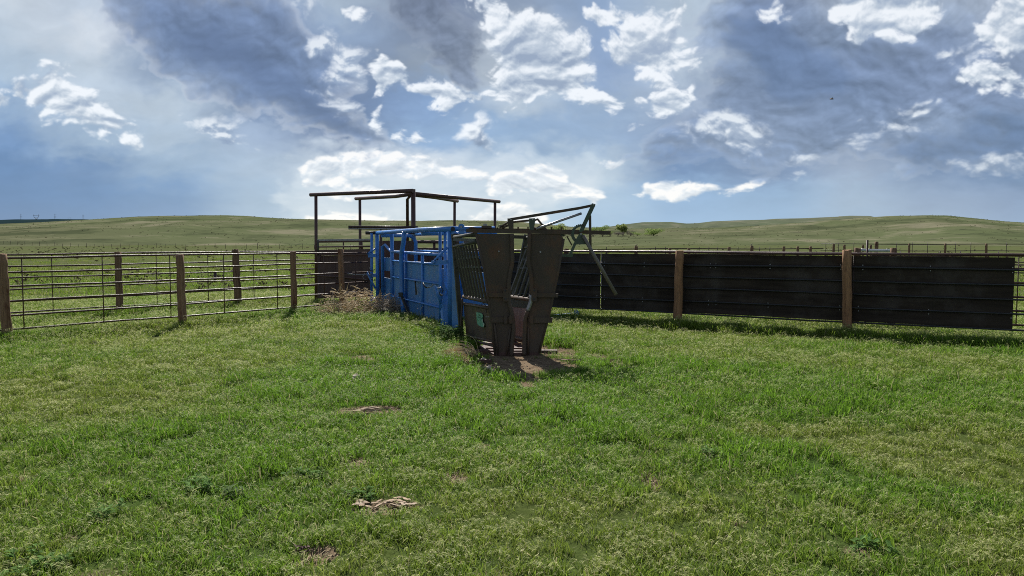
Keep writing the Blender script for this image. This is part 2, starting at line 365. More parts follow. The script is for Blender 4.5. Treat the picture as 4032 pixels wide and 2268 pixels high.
# ------------------------------------------------------------------ materials
MATS = {}
def pbr(name, col, rough=.6, metal=0.0, var=None, vscale=6, vamt=.5, bump=0, bscale=40, spec=.5, stretch=(1, 1, 1), dirt=None, dirtamt=.5, dirtscale=3, coat=0):
    m = bpy.data.materials.new(name); m.use_nodes = True; n = NT(m.node_tree)
    b = n.n['Principled BSDF']; b.inputs['Roughness'].default_value = rough; b.inputs['Metallic'].default_value = metal
    b.inputs['Specular IOR Level'].default_value = spec; b.inputs['Coat Weight'].default_value = coat
    pos = n.node('ShaderNodeNewGeometry').outputs['Position']
    vec = n.mapping(pos, stretch)
    c = None
    if var is not None:
        c = n.mix(n.mul(n.mapr(n.noise(vec, vscale, 6, .62), .35, .68), vamt), col, var)
    if dirt is not None:
        c = n.mix(n.mul(n.mapr(n.noise(pos, dirtscale, 7, .65), .5, .68), dirtamt), c if c is not None else col, dirt)
    if c is not None: n.put(b.inputs['Base Color'], c)
    else: b.inputs['Base Color'].default_value = (*col, 1)
    rn = n.mapr(n.noise(vec, vscale * 2.1, 4), .3, .7, max(rough - .12, .05), min(rough + .15, 1)); n.put(b.inputs['Roughness'], rn)
    if bump:
        bp = n.node('ShaderNodeBump'); bp.inputs['Strength'].default_value = bump; bp.inputs['Distance'].default_value = .01
        n.put(bp.inputs['Height'], n.noise(vec, bscale, 5, .6)); n.put(b.inputs['Normal'], bp.outputs[0])
    MATS[name] = m; return m
M_pipe = pbr('rusty_pipe', (.050, .026, .020), .5, 0, (.095, .042, .028), 9, .7, .3, 60, spec=.32)
M_pipe2 = pbr('dark_pipe', (.035, .022, .020), .5, 0, (.075, .038, .028), 9, .6, .3, 60, spec=.32)
M_frame = pbr('red_brown_paint', (.060, .028, .024), .5, .1, (.10, .045, .032), 5, .6, .2, 50)
M_sheetr = pbr('rusted_sheet', (.050, .026, .024), .65, .1, (.085, .042, .034), 3, .7, .3, 30, stretch=(1, 1, .3))
M_board = pbr('black_board', (.026, .020, .016), .9, 0, (.066, .052, .040), 6, .7, .35, 30, spec=.08, stretch=(.12, .12, 1.4), dirt=(.085, .075, .065), dirtamt=.55, dirtscale=1.6)
M_blue = pbr('blue_paint', (.030, .165, .49), .38, 0, (.045, .205, .54), 4, .6, .06, 30, dirt=(.06, .10, .15), dirtamt=.6, dirtscale=3.1, coat=.1)
M_blued = pbr('blue_sheet_paint', (.042, .170, .42), .45, 0, (.075, .23, .47), 1.8, .7, .03, 20, dirt=(.12, .16, .20), dirtamt=.55, dirtscale=2.6, stretch=(1, 1, .5))
M_chute = pbr('brown_steel', (.062, .047, .035), .6, 0, (.100, .074, .054), 2.2, .8, .25, 40, spec=.22, dirt=(.13, .062, .032), dirtamt=.6, dirtscale=3.4, stretch=(1, 1, .35))
M_chuteg = pbr('olive_steel', (.044, .044, .033), .55, 0, (.074, .068, .050), 4, .6, .2, 40, spec=.25)
M_green = pbr('green_steel', (.045, .080, .050), .5, .1, (.06, .06, .045), 5, .6, .2, 40)
M_handle = pbr('worn_handle', (.15, .13, .11), .5, 0, (.09, .075, .06), 5, .6)
M_litsteel = pbr('lit_pinkish_steel', (.24, .14, .115), .7, 0, (.12, .085, .07), 4, .8, .3, 30, stretch=(2, 2, .3))  # lighter pinkish chute steel: the sun on the panel is put into the colour
M_polish = pbr('polished_steel', (.30, .30, .31), .35, .7, (.12, .10, .09), 12, .6, .1, 40)
M_black = pbr('black_rubber', (.014, .014, .015), .5)
M_bolt = pbr('zinc_bolt', (.30, .30, .30), .45, .5)
M_sticker = pbr('green_sticker', (.06, .26, .17), .45, 0, (.14, .36, .28), 14, .8)
M_mark = pbr('sticker_print', (.012, .06, .05), .5)
M_edge = pbr('sticker_edge', (.35, .42, .38), .5)
M_white = pbr('white_pipe', (.42, .43, .44), .35, 0, (.42, .44, .46), 3, .5)
M_litter = pbr('litter', (.22, .165, .10), .9, 0, (.34, .27, .17), 12, .8, spec=.1)
M_straw = pbr('dead_stems', (.46, .325, .165), .8, 0, (.66, .55, .36), 9, .8)
M_stem = pbr('green_stem', (.11, .14, .05), .7)
M_bark = pbr('bark', (.15, .12, .10), .9, 0, (.07, .055, .045), 2, .7)
M_stone = pbr('pale_stone', (.48, .42, .34), .85, 0, (.30, .24, .19), 14, .8, .4, 30)
M_rock = pbr('hill_rock', (.34, .29, .25), .9, 0, (.20, .17, .14), .12, .8)
M_plank = pbr('old_red_plank', (.085, .042, .034), .8, 0, (.05, .03, .025), 8, .7, .4, 30, stretch=(.3, 1, 1))
M_dry = pbr('dry_plank', (.32, .23, .14), .85, 0, (.20, .14, .10), 14, .8, .5, 40, stretch=(.2, 1, 1))
M_steelfar = pbr('galvanised', (.25, .29, .33), .6)
M_feather = pbr('brown_feathers', (.10, .07, .05), .8, 0, (.2, .16, .12), 30, .6)
def mat_wood(name, a, b, c, stain):
    m = bpy.data.materials.new(name); m.use_nodes = True; n = NT(m.node_tree); bs = n.n['Principled BSDF']
    bs.inputs['Roughness'].default_value = .9; bs.inputs['Specular IOR Level'].default_value = .2
    pos = n.node('ShaderNodeNewGeometry').outputs['Position']
    g = n.noise(n.mapping(pos, (22, 22, .9)), 1, 6, .65); g2 = n.noise(n.mapping(pos, (70, 70, 2.5)), 1, 4, .6)
    col = n.mix(n.mapr(g, .32, .66), a, b); col = n.mix(n.mapr(g2, .5, .7, 0, .6), col, c)
    st = n.mapr(n.noise(n.mapping(pos, (6, 6, 1.6)), 1, 5, .7), .52, .62, 0, .75)
    col = n.mix(st, col, stain)
    n.put(bs.inputs['Base Color'], col)
    bp = n.node('ShaderNodeBump'); bp.inputs['Strength'].default_value = .6; bp.inputs['Distance'].default_value = .012
    n.put(bp.inputs['Height'], n.add(g2, n.mul(g, .6))); n.put(bs.inputs['Normal'], bp.outputs[0])
    return m
M_post = mat_wood('weathered_post', (.17, .093, .050), (.28, .175, .105), (.07, .04, .025), (.085, .028, .013))
M_postb = mat_wood('dark_post', (.14, .082, .047), (.22, .14, .085), (.06, .04, .027), (.055, .024, .014))
M_postd = mat_wood('treated_post', (.22, .112, .054), (.35, .195, .102), (.11, .07, .045), (.10, .05, .03))

# ------------------------------------------------------------------ terrain
_VT = {}
def vnoise(x, y, seed=0):       # smooth value noise on arrays, 0..1
    if seed not in _VT: _VT[seed] = np.random.RandomState(900 + seed).rand(256, 256)
    T = _VT[seed]
    xi = np.floor(x).astype(int); yi = np.floor(y).astype(int); fx = x - xi; fy = y - yi
    fx = fx * fx * (3 - 2 * fx); fy = fy * fy * (3 - 2 * fy)
    g = lambda a, b: T[b & 255, a & 255]
    return (g(xi, yi) * (1 - fx) + g(xi + 1, yi) * fx) * (1 - fy) + (g(xi, yi + 1) * (1 - fx) + g(xi + 1, yi + 1) * fx) * fy
def fb(x, y, o=4, seed=0):
    s = 0; a = 1; t = 0
    for i in range(o): s = s + a * vnoise(x + i * 19.3, y - i * 7.1, seed + i); t += a; a *= .5; x = x * 2.1; y = y * 2.1
    return s / t
S1 = [(-1500, 905), (-600, 892), (0, 882), (150, 876), (330, 866), (430, 862), (550, 856), (700, 852), (900, 854), (1100, 861), (1250, 864), (1500, 869), (1650, 871), (1800, 868), (1950, 869), (2050, 875), (2150, 884), (2250, 893),
      (2350, 897), (2450, 900), (2600, 899), (2800, 897), (3000, 890), (3150, 881), (3300, 870), (3400, 863), (3500, 857), (3600, 852), (3660, 850), (3720, 851), (3830, 861), (3950, 873), (4032, 878), (4400, 888), (5200, 900)]
S2 = [(-1500, 930), (0, 920), (1400, 905), (2000, 888), (2150, 888), (2250, 896), (2330, 897), (2400, 893), (2480, 882), (2530, 876), (2640, 875), (2700, 881), (2740, 880), (2800, 873), (2900, 869), (3000, 867), (3050, 863), (3150, 861), (3200, 859), (3290, 855), (3340, 851), (3420, 852), (3450, 859), (3520, 862), (3700, 880), (4032, 900), (5200, 920)]
S3 = [(-1500, 868), (-600, 869), (0, 867), (120, 865), (230, 863), (330, 864), (420, 870), (600, 880), (1200, 900), (4032, 930), (5200, 930)]
def el_table(T, az):
    us = np.array([t[0] for t in T], float); tn = np.array([(VH - t[1]) / F for t in T])
    a = np.arctan((us - U0) / F); e = tn * np.cos(a)
    return np.interp(az, a, e)
def sstep(x): x = np.clip(x, 0, 1); return x * x * (3 - 2 * x)
D1, D2, D3 = 1150.0, 2300.0, 4300.0
def gz(x, y):                   # ground height
    x = np.asarray(x, float); y = np.asarray(y, float)
    r = np.hypot(x, y); az = np.arctan2(x, y)
    near = (fb(x * .35 + 9, y * .35, 3, 3) - .5) * .07 * sstep((r - 2) / 6)
    e = el_table(S1, az)
    w = np.clip(np.log(np.maximum(r, 1) / 245) / np.log(D1 / 245), 0, 1)
    roll = (fb(az * 9 + 4, np.log(np.maximum(r, 1)) * 3.2, 4, 20) - .5)
    h = w ** 1.35 * (e * D1 + 1.75) * (1 + .35 * roll * (1 - w) * 2)
    h = h + roll * 9 * w * (1 - w) * 4 * (.3 + .7 * np.clip(r / 700, 0, 1)) * .6
    over = np.clip((r - D1) / 700, 0, 1.5)
    return near + h - 30 * over ** 2
def polar(name, mat, radii, azs, hf, attrs=None):
    A, Rr = np.meshgrid(azs, radii); X = Rr * np.sin(A); Y = Rr * np.cos(A); Z = hf(X, Y, Rr, A)
    nr, na = X.shape
    co = np.stack([X, Y, Z], -1).reshape(-1, 3)
    i = np.arange(nr - 1)[:, None] * na + np.arange(na - 1)[None, :]
    q = np.stack([i, i + 1, i + na + 1, i + na], -1).reshape(-1, 4)[:, ::-1]
    me = bpy.data.meshes.new(name); me.vertices.add(len(co)); me.vertices.foreach_set('co', co.ravel().astype(np.float32))
    me.loops.add(q.size); me.loops.foreach_set('vertex_index', q.ravel().astype(np.int32))
    me.polygons.add(len(q)); me.polygons.foreach_set('loop_start', (np.arange(len(q)) * 4).astype(np.int32))
    me.polygons.foreach_set('loop_total', np.full(len(q), 4, np.int32)); me.polygons.foreach_set('use_smooth', np.ones(len(q), bool))
    me.update(calc_edges=True); me.validate()
    if attrs:
        for k, f in attrs.items():
            at = me.attributes.new(k, 'FLOAT', 'POINT'); at.data.foreach_set('value', f(X, Y).ravel().astype(np.float32))
    me.materials.append(mat); o = bpy.data.objects.new(name, me); COL.objects.link(o); return o

# bare patches: (u, v, half width px, half height px, strength)
BARE = [(1475, 1620, 120, 17, 1.0), (1525, 1997, 95, 22, 1.0), (1235, 2185, 75, 32, .95), (1790, 1875, 55, 26, .6), (1405, 1825, 50, 18, .5), (1890, 1765, 40, 14, .45), (1712, 1745, 36, 16, .4),
        (775, 1728, 34, 14, .6), (250, 2115, 46, 18, .5), (80, 1880, 40, 24, .4), (1440, 1418, 85, 15, .55), (2420, 1428, 70, 9, .8), (2560, 1895, 30, 34, .5), (3400, 2180, 60, 24, .45), (2165, 1375, 42, 22, .9),
        (1610, 1860, 30, 12, .5), (620, 2000, 30, 12, .3), (2230, 1390, 70, 20, .6), (2330, 1405, 70, 14, .4), (1980, 1345, 120, 60, 1.0), (2065, 1428, 128, 40, 1.05), (2100, 1490, 45, 30, .6), (1920, 1448, 40, 16, .8), (1620, 1230, 60, 22, .6), (1500, 1225, 60, 18, .7),
        (2220, 1440, 90, 14, .45), (140, 1640, 40, 12, .3), (3850, 2100, 60, 16, .35), (2900, 2060, 40, 12, .35), (560, 2200, 40, 14, .3), (1120, 2120, 30, 12, .4), (1980, 2000, 40, 12, .3), (2700, 1300, 130, 10, .3), (3300, 1300, 180, 8, .25)]
BG = []
for u, v, a, b, s in BARE:
    c = G(u, v); BG.append((c.x, c.y, abs(G(u + a, v).x - c.x), abs(G(u, v - b).y - G(u, v + b).y) / 2, s))
def bare(x, y):
    x = np.asarray(x, float); y = np.asarray(y, float)
    n = (fb(x * 2.6, y * 2.6, 4, 40) - .5) * 1.1
    acc = np.zeros_like(x)
    for cx, cy, a, b, s in BG:
        r = np.sqrt(((x - cx) / a) ** 2 + ((y - cy) / b) ** 2)
        acc = np.maximum(acc, s * np.clip(1.6 - r + n, 0, 1))
    sc = np.clip((fb(x * 2.3 + 70, y * 2.3, 4, 55) - .735) * 6, 0, .3)
    return np.maximum(np.clip(acc, 0, 1), sc)
# lush (1) against dry, seedy (0) turf
LUSH = [(1700, 1480, 900, 60, .5), (3300, 1560, 600, 60, .5), (2200, 1600, 700, 90, .35), (900, 1750, 700, 110, .3), (3200, 1800, 350, 60, .45), (2350, 1750, 250, 120, .35), (3500, 2000, 400, 70, .3), (2000, 1440, 300, 90, .5),
        (3500, 1370, 600, 30, .35), (3300, 1700, 500, 60, -.5), (3750, 1800, 350, 60, -.5), (2900, 1420, 300, 50, -.3), (3800, 2150, 500, 80, -.45), (2500, 2150, 400, 80, -.35), (1300, 2200, 500, 60, -.35), (200, 1550, 350, 60, -.35), (2250, 1420, 180, 30, -.2), (700, 2150, 300, 60, .1)]
LG = []
for u, v, a, b, s in LUSH:
    c = G(u, v); LG.append((c.x, c.y, abs(G(u + a, v).x - c.x), abs(G(u, v - b).y - G(u, v + b).y) / 2 + .3, s))
def lush(x, y):
    x = np.asarray(x, float); y = np.asarray(y, float)
    n = fb(x * .45, y * .45, 4, 60)
    wx = (fb(x * .5 + 3, y * .5, 3, 70) - .5) * 3; wy = (fb(x * .5, y * .5 + 3, 3, 75) - .5) * 3
    acc = .46 + (n - .5) * .9
    for cx, cy, a, b, s in LG:
        r = ((x + wx - cx) / a) ** 2 + ((y + wy - cy) / b) ** 2
        acc = acc + s * np.exp(-r)
    far = sstep((np.hypot(x, y) - 26) / 30)
    return np.clip(acc - .25 * far, 0, 1)
def mat_ground():
    m = bpy.data.materials.new('pasture'); m.use_nodes = True; n = NT(m.node_tree); b = n.n['Principled BSDF']
    b.inputs['Roughness'].default_value = 1; b.inputs['Specular IOR Level'].default_value = 0
    pos = n.node('ShaderNodeNewGeometry').outputs['Position']
    ba = n.attr('bare').outputs['Fac']; lu = n.attr('lush').outputs['Fac']
    dist = n.vmath('LENGTH', pos, out=1)
    big = n.noise(n.mapping(pos, (.012, .03, .02)), 1, 6, .6); mid = n.noise(n.mapping(pos, (.12, .25, .1)), 1, 6, .62); fine = n.noise(pos, 7, 7, .68)
    finef = n.noise(n.mapping(pos, (.5, 1.5, 1)), 1, 7, .7)
    g = n.mix(lu, (.070, .088, .026), (.040, .082, .016))
    g = n.mix(n.mapr(fine, .3, .7, 0, .6), g, (.035, .05, .015))
    # far pasture: grey-green with dead clumps of last year's growth
    fg = n.mix(n.mapr(mid, .32, .62), (.064, .096, .028), (.090, .098, .044))
    fg = n.mix(n.mapr(big, .42, .62, 0, .7), fg, (.080, .090, .046))
    tan = n.mapr(finef, .54, .66, 0, .7); fg = n.mix(tan, fg, (.120, .098, .068))
    fg = n.mix(n.mapr(n.noise(n.mapping(pos, (.3, .8, 1), (50, 9, 0)), 1, 5, .6), .54, .62, 0, .7), fg, (.070, .060, .040))
    col = n.mix(n.mapr(dist, 18, 34, 0, 1, True), g, fg)
    soil = n.mix(n.mapr(n.noise(pos, 9, 8, .7), .35, .65), (.095, .068, .044), (.205, .155, .104))
    soil = n.mix(n.mapr(n.noise(pos, 34, 6, .7), .55, .7, 0, .7), soil, (.13, .085, .06))
    col = n.mix(n.mapr(n.add(ba, n.mul(n.math('SUBTRACT', fine, .5), .6)), .14, .5, 0, 1, True), col, soil)
    n.put(b.inputs['Base Color'], col)
    bp = n.node('ShaderNodeBump'); bp.inputs['Strength'].default_value = .9; bp.inputs['Distance'].default_value = .04
    n.put(bp.inputs['Height'], fine); n.put(b.inputs['Normal'], bp.outputs[0])
    return m
def mat_hill(name, tint, shift=0.0):
    m = bpy.data.materials.new(name); m.use_nodes = True; n = NT(m.node_tree); b = n.n['Principled BSDF']
    b.inputs['Roughness'].default_value = 1; b.inputs['Specular IOR Level'].default_value = 0
    pos = n.node('ShaderNodeNewGeometry').outputs['Position']
    a = n.noise(n.mapping(pos, (.0035, .0018, .012), (shift, 0, 0)), 1, 7, .6)
    s = n.noise(n.mapping(pos, (.016, .013, .03), (shift, 5, 0)), 1, 7, .68)
    d = n.noise(n.mapping(pos, (.09, .055, .1)), 1, 6, .72)
    col = n.mix(n.mapr(a, .36, .62), (.076, .098, .044), (.100, .104, .060))
    col = n.mix(n.mapr(s, .53, .62, 0, .9), col, (.165, .155, .105))
    col = n.mix(n.mapr(s, .47, .38, 0, .85), col, (.048, .058, .031))
    col = n.mix(n.mapr(d, .58, .68, 0, .7), col, (.034, .040, .025))
    col = n.mix(n.mapr(d, .37, .30, 0, .5), col, (.23, .21, .15))
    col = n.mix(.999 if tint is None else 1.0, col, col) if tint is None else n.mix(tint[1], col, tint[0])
    n.put(b.inputs['Base Color'], col); return m
M_ground = mat_ground()
front = np.concatenate([np.radians(np.linspace(-180, -52, 40))[:-1], np.radians(np.linspace(-52, 52, 620)), np.radians(np.linspace(52, 180, 40))[1:]])
rad = np.concatenate([[0.02, .6, 1.2, 2], np.linspace(2.6, 24, 330), np.geomspace(24.2, 260, 120)])
gr = polar('ground', M_ground, rad, front, lambda X, Y, r, a: gz(X, Y) - .03 * np.clip(bare(X, Y), 0, 1) * (r < 25), {'bare': bare, 'lush': lush})
solid(gr, 'structure')
hl = polar('hills', mat_hill('hill_grass', None), np.concatenate([[258.0], np.geomspace(262, 1900, 150)]), front, lambda X, Y, r, a: gz(X, Y) - .05); solid(hl, 'structure')
def h2(X, Y, r, a):
    e = el_table(S2, a); w = sstep((r - 1250) / (D2 - 1250)); n = (fb(a * 14, r / 260, 4, 90) - .5)
    return -25 + w * (e * D2 + 26.75) + n * 26 * w * (1 - w) * 4 * .5 - 60 * np.clip((r - D2) / 900, 0, 2) ** 2
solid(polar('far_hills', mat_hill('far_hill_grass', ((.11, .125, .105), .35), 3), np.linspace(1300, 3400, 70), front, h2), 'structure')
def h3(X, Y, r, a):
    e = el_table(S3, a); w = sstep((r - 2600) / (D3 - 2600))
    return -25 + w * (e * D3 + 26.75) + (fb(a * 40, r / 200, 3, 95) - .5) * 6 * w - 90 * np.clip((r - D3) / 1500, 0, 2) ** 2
M_dark = pbr('dark_ridge', (.012, .024, .028), 1, 0, (.020, .036, .038), .01, .7, spec=0)  # whole ridge darker and bluer than the nearer hills
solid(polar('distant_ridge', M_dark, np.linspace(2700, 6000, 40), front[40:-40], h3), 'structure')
# ------------------------------------------------------------------ fences
def wood_post(name, mat, base, top, r, parent, seed=0, flat=False):
    rs = random.Random(seed); n = 14; m = MB(); base = Vector(base) - Vector((0, 0, .12)); top = Vector(top)
    pts = [base.lerp(top, i / 10) + Vector((rs.uniform(-1, 1), rs.uniform(-1, 1), 0)) * .006 for i in range(11)]
    pts[-1] = top
    rr = [r * (1.06 - .012 * i) for i in range(11)]; rr[-1] *= .97
    m.tube(pts, rr, n, wob=.14)
    for k in range(len(m.v) - n, len(m.v)): m.v[k].z += rs.uniform(-.008, .008)
    return m.build(name, mat, parent)
def line_at(p, q, u):           # where a ground line meets photo column u
    k = (u - U0) / F; dx, dy = q[0] - p[0], q[1] - p[1]
    t = (k * p[1] - p[0]) / (dx - k * dy); return (p[0] + dx * t, p[1] + dy * t), t
RZ = [.175, .43, .69, .94, 1.20, 1.46]
def panel_rails(parent, p, q, u0, u1, stays, zs=RZ, r=.018, rs=.010, mat=None, t0=None, t1=None, sag=.0):
    a = line_at(p, q, u0)[0] if t0 is None else (p[0] + (q[0] - p[0]) * t0, p[1] + (q[1] - p[1]) * t0)
    b = line_at(p, q, u1)[0] if t1 is None else (p[0] + (q[0] - p[0]) * t1, p[1] + (q[1] - p[1]) * t1)
    for k, z in enumerate(zs):
        m = MB(); pts = []
        for i in range(9):
            t = i / 8; x = a[0] + (b[0] - a[0]) * t; y = a[1] + (b[1] - a[1]) * t
            pts.append((x, y, z + .008 * math.sin(7 * t + k * 2.1) + .006 * math.sin(x * 3 + k)))
        m.tube(pts, r * (1.15 if k == len(zs) - 1 else 1), 10).build('rail', mat or M_pipe, parent)
    for u in stays:
        s = line_at(p, q, u)[0]
        MB().tube([(s[0], s[1], zs[0]), (s[0] + .004, s[1], zs[-1])], rs, 8).build('stay', mat or M_pipe, parent)
A0, A1 = (-8.89, 13.4), (-5.18, 18.1)
nrm = Vector((A1[1] - A0[1], -(A1[0] - A0[0]), 0)).normalized() * -.11     # rails run behind the posts
pA, pB = (A0[0] + nrm.x, A0[1] + nrm.y), (A1[0] + nrm.x, A1[1] + nrm.y)
ff = thing('pipe_fence', (A0[0], A0[1], 0), 'nearer dark pipe rail fence with grey wooden posts left of the blue cage', 'fence', 'pipe fences left of the blue cage')
panel_rails(ff, pA, pB, -500, 1447, [85, 402, 668, 880, 1090, 1275, 1399])
for i, (ub, vb, ut, vt, d, w) in enumerate([(28, 1342, 8, 1000, 13.4, 36), (722, 1286, 706, 1003, 15.6, 31), (1159, 1240, 1154, 990, 18.1, 24), (1350, 1216, 1341, 981, 19.25, 24)]):
    b_ = G(ub, vb); b_ = P(ub, 950 + 5250 / d, d); b_.z = 0
    wood_post('post', M_post, b_, P(ut, vt, d), W(w, d) / 2, ff, 10 + i)
B0, B1 = (-9.46, 18.3), (-7.44, 20.6)
fb_ = thing('pipe_fence', (B0[0], B0[1], 0), 'farther pipe rail fence with brown posts, ending at the rusty pen', 'fence', 'pipe fences left of the blue cage')
pC, pD = (B0[0] - .1, B0[1] + .08), (B1[0] - .1, B1[1] + .08)
panel_rails(fb_, pC, pD, -400, 1249, [203, 615, 818, 998, 1160])
for i, (ub, ut, vt, d, w) in enumerate([(472, 464, 992, 18.3, 26), (940, 926, 982, 20.6, 27)]):
    b_ = P(ub, 950 + 5250 / d, d); b_.z = 0
    wood_post('post', M_postb, b_, P(ut, vt, d), W(w, d) / 2, fb_, 20 + i)
st = MB(); q = G(847, 1112); st.tube([q, P(847, 1070, q.y)], W(6, q.y), 10).build('short_post', M_pipe2)
tag(bpy.data.objects['short_post'], 'short rusty steel post standing alone in the pasture behind the rails', 'post')

# wire fence over the pasture on the left
wf = thing('wire_fence', (-60, 190, 0), 'thin wire fence on a long row of slim posts across the left pasture', 'fence')
us = []; u = -90.0; k = 0
while u < 1560:
    us.append(u); u += 27 + 24 * max(0, u) / 1500
pts = []
for i, u in enumerate(us):
    d = 232 - 82 * max(0, u) / 1500.0
    x = (u - U0) / F * d; z = float(gz(x, d)); hgt = [1.0, 1.25, .95, 1.2][i % 4] + RND.uniform(-.1, .1)
    pts.append((x, d, z))
    MB().tube([(x, d, z - .1), (x + RND.uniform(-.06, .06), d, z + hgt)], .055 if i % 3 == 0 else .04, 6).build('post', M_pipe2, wf)
for zz in (.35, .65, .92):
    MB().tube([(x, y, z + zz) for x, y, z in pts], .008, 4, False).build('wire', M_pipe2, wf)

# black boarded fence on the right
C0, C1 = (3.47, 15.9), (6.25, 14.2)
dv = Vector((C1[0] - C0[0], C1[1] - C0[1], 0)); dn = dv.normalized(); nb = Vector((dn.y, -dn.x, 0)); nb = nb if nb.y > 0 else -nb   # away from the camera
def off(p, k): return (p[0] + nb.x * k, p[1] + nb.y * k)
bf = thing('boarded_fence', (C0[0], C0[1], 0), 'long black boarded fence with tan wooden posts filling the right side', 'fence')
pr, qr = off(C0, .13), off(C1, .13)
pb, qb = off(C0, .175), off(C1, .175)
seams = [1815, 2110, 2363, 2602, 2782, 3047, 3322, 3348, 3676, 3988]
edges = [(1815, 2110), (2109, 2363.2), (2366.6, 2602.6), (2601.4, 2782.6), (2781.5, 3047.6), (3046.6, 3340), (3338, 3677.2), (3676, 3996)]
for i, (ua, ub) in enumerate(edges):
    a, b = Vector((*line_at(pb, qb, ua)[0], 0)), Vector((*line_at(pb, qb, ub)[0], 0))
    zb = .25 if ub < 3340 else .245
    sh_ = nb * (.0035 * (i % 2)); a, b = a + sh_, b + sh_
    m = MB(); m.prism([a + Vector((0, 0, zb)), b + Vector((0, 0, zb)), b + Vector((0, 0, 1.475)), a + Vector((0, 0, 1.475))], nb * .018)
    m.build('board', M_board, bf)
panel_rails(bf, pr, qr, 1800, 4500, [], zs=[.235, .50, .76, 1.01, 1.26], r=.017, mat=M_black)
panel_rails(bf, pr, qr, 1800, 4500, [], zs=[1.52], r=.022, mat=M_frame)
for u, mt in ((2367.5, M_polish), (3361, M_pipe2)):  # gap stay takes a paler steel, its sunlit highlight put into the material
    s = line_at(pr, qr, u)[0]; MB().tube([(s[0] + nb.x * .03, s[1] + nb.y * .03, .2), (s[0] + nb.x * .03, s[1] + nb.y * .03, 1.5)], .007, 8).build('stay', mt, bf)
for u, v0, v1 in [(2381, 1032, 1046), (2372, 1036, None), (2538, 1035, 1050), (2381, 1165, 1179), (2531, 1173, 1187), (2352, 1164, 1178), (2798, 1039, 1054), (2820, 1039, 1054), (2790, 1184, 1200), (2820, 1185, 1200), (3033, 1041, 1057), (3025, 1193, 1209),
                  (3311, 1043, 1060), (3307, 1204, 1220), (3398, 1044, 1061), (3380, 1206, 1224), (3664, 1048, 1066), (3657, 1219, 1236), (3988 - 1, 1053, 1073), (3981, 1232, 1252)]:
    s, _ = line_at(pb, qb, u)
    for v in (v0, v1):
        if v is None: continue
        p_ = P(u, v, s[1]); c = p_ - nb * .012
        MB().tube([c, c - nb * .010], .010, 8).build('bolt', M_bolt, bf)
for i, (ub, ut, vt, d, w) in enumerate([(2667, 2676, 988, 15.9, 34), (3338, 3334, 985, 14.2, 36)]):
    b_ = P(ub, 950 + 5250 / d, d); b_.z = 0
    wood_post('post', M_postd, b_, P(ut, vt, d), W(w, d) / 2, bf, 30 + i)
# the pipe fence on the other side of that lane
lf = thing('pipe_fence', (*off(C0, 2.6), 0), 'open red brown pipe fence running close behind the black boards', 'fence')
pl, ql = off(C0, 1.9), off(C1, 1.9)
panel_rails(lf, pl, ql, 1750, 4600, [4010], zs=[.17, .43, .70, .96, 1.22, 1.50], r=.021, mat=M_pipe)
for u in (3375, 3517, 2230):
    s = line_at(off(C0, 2.0), off(C1, 2.0), u)[0]; wood_post('post', M_postb, (s[0], s[1], 0), (s[0], s[1], 1.61 if u != 2230 else 1.56), .07, lf, u)
# tall thin steel post and white plastic pipe beyond the boards
s = line_at(off(C0, 1.6), off(C1, 1.6), 3413)[0]
t_ = MB().tube([(s[0], s[1], -.05), (s[0], s[1], P(3413, 945, s[1]).z)], .022, 8).build('steel_post', M_pipe2)
tag(t_, 'thin rusty steel post sticking up above the black boards', 'post')
d = 19.5
wp = thing('plastic_pipe', P(3450, 986, d), 'fat white plastic pipe lying on the rail beyond the black boards', 'pipe')
MB().tube([P(3385, 984, d), P(3420, 986, d), P(3520, 987, d)], .035, 12).build('pipe', M_white, wp)
for u in (3421, 3492): MB().tube([P(u - 2, 986.4, d), P(u + 2, 986.4, d)], .042, 12).build('coupling', M_white, wp)

# far pens on the right
def far_fence(label, row, dfun, u0, u1, zs, stays, r=.03, group='far pens beyond the black boards'):
    d0 = dfun(u0); x0 = (u0 - U0) / F * d0; d1 = dfun(u1); x1 = (u1 - U0) / F * d1
    t = thing('pen_fence', (x0, d0, 0), label, 'fence', group)
    for z in zs:
        MB().tube([((u - U0) / F * dfun(u), dfun(u), z + .02 * math.sin(u * .01)) for u in np.linspace(u0, u1, 12)], r, 6).build('rail', M_pipe2, t)
    for i, (u, w, zt) in enumerate(row):
        dd = dfun(u) - .12; x = (u - U0) / F * dd
        wood_post('post', M_postb, (x, dd, 0), (x, dd, zt), W(w, dd) / 2, t, 50 + i)
    for u in stays:
        dd = dfun(u); x = (u - U0) / F * dd
        MB().tube([(x, dd, zs[0]), (x, dd, zs[-1] + .12)], .02, 6).build('stay', M_pipe2, t)
    return t
far_fence('dark pipe pen fence with squat wooden posts, first row beyond the boarded lane', [(2504, 14, 1.47), (2637, 12, 1.35), (2712, 12, 1.35), (2870, 12, 1.42), (2959, 13, 1.5), (3085, 11, 1.45), (3140, 10, 1.45), (3190, 10, 1.45)], lambda u: 43.0 + .002 * (u - 2400),
          2300, 3240, [.3, .65, 1.0, 1.32], [2387, 2580, 2620, 2752, 2790, 2825, 2905, 2990, 3030])
far_fence('pale railed pen fence standing behind the white pipe', [(3281, 9, 1.56), (3323, 10, 1.5), (3396, 8, 1.5), (3427, 8, 1.5), (3449, 14, 1.72), (3578, 8, 1.6), (3720, 8, 1.6), (3881, 9, 1.6), (4050, 9, 1.6)], lambda u: 55.0 - .006 * (u - 3200),
          3230, 4300, [.35, .8, 1.1, 1.55], [3250, 3300, 3360, 3528, 3590, 3650, 3760, 3820, 3960])
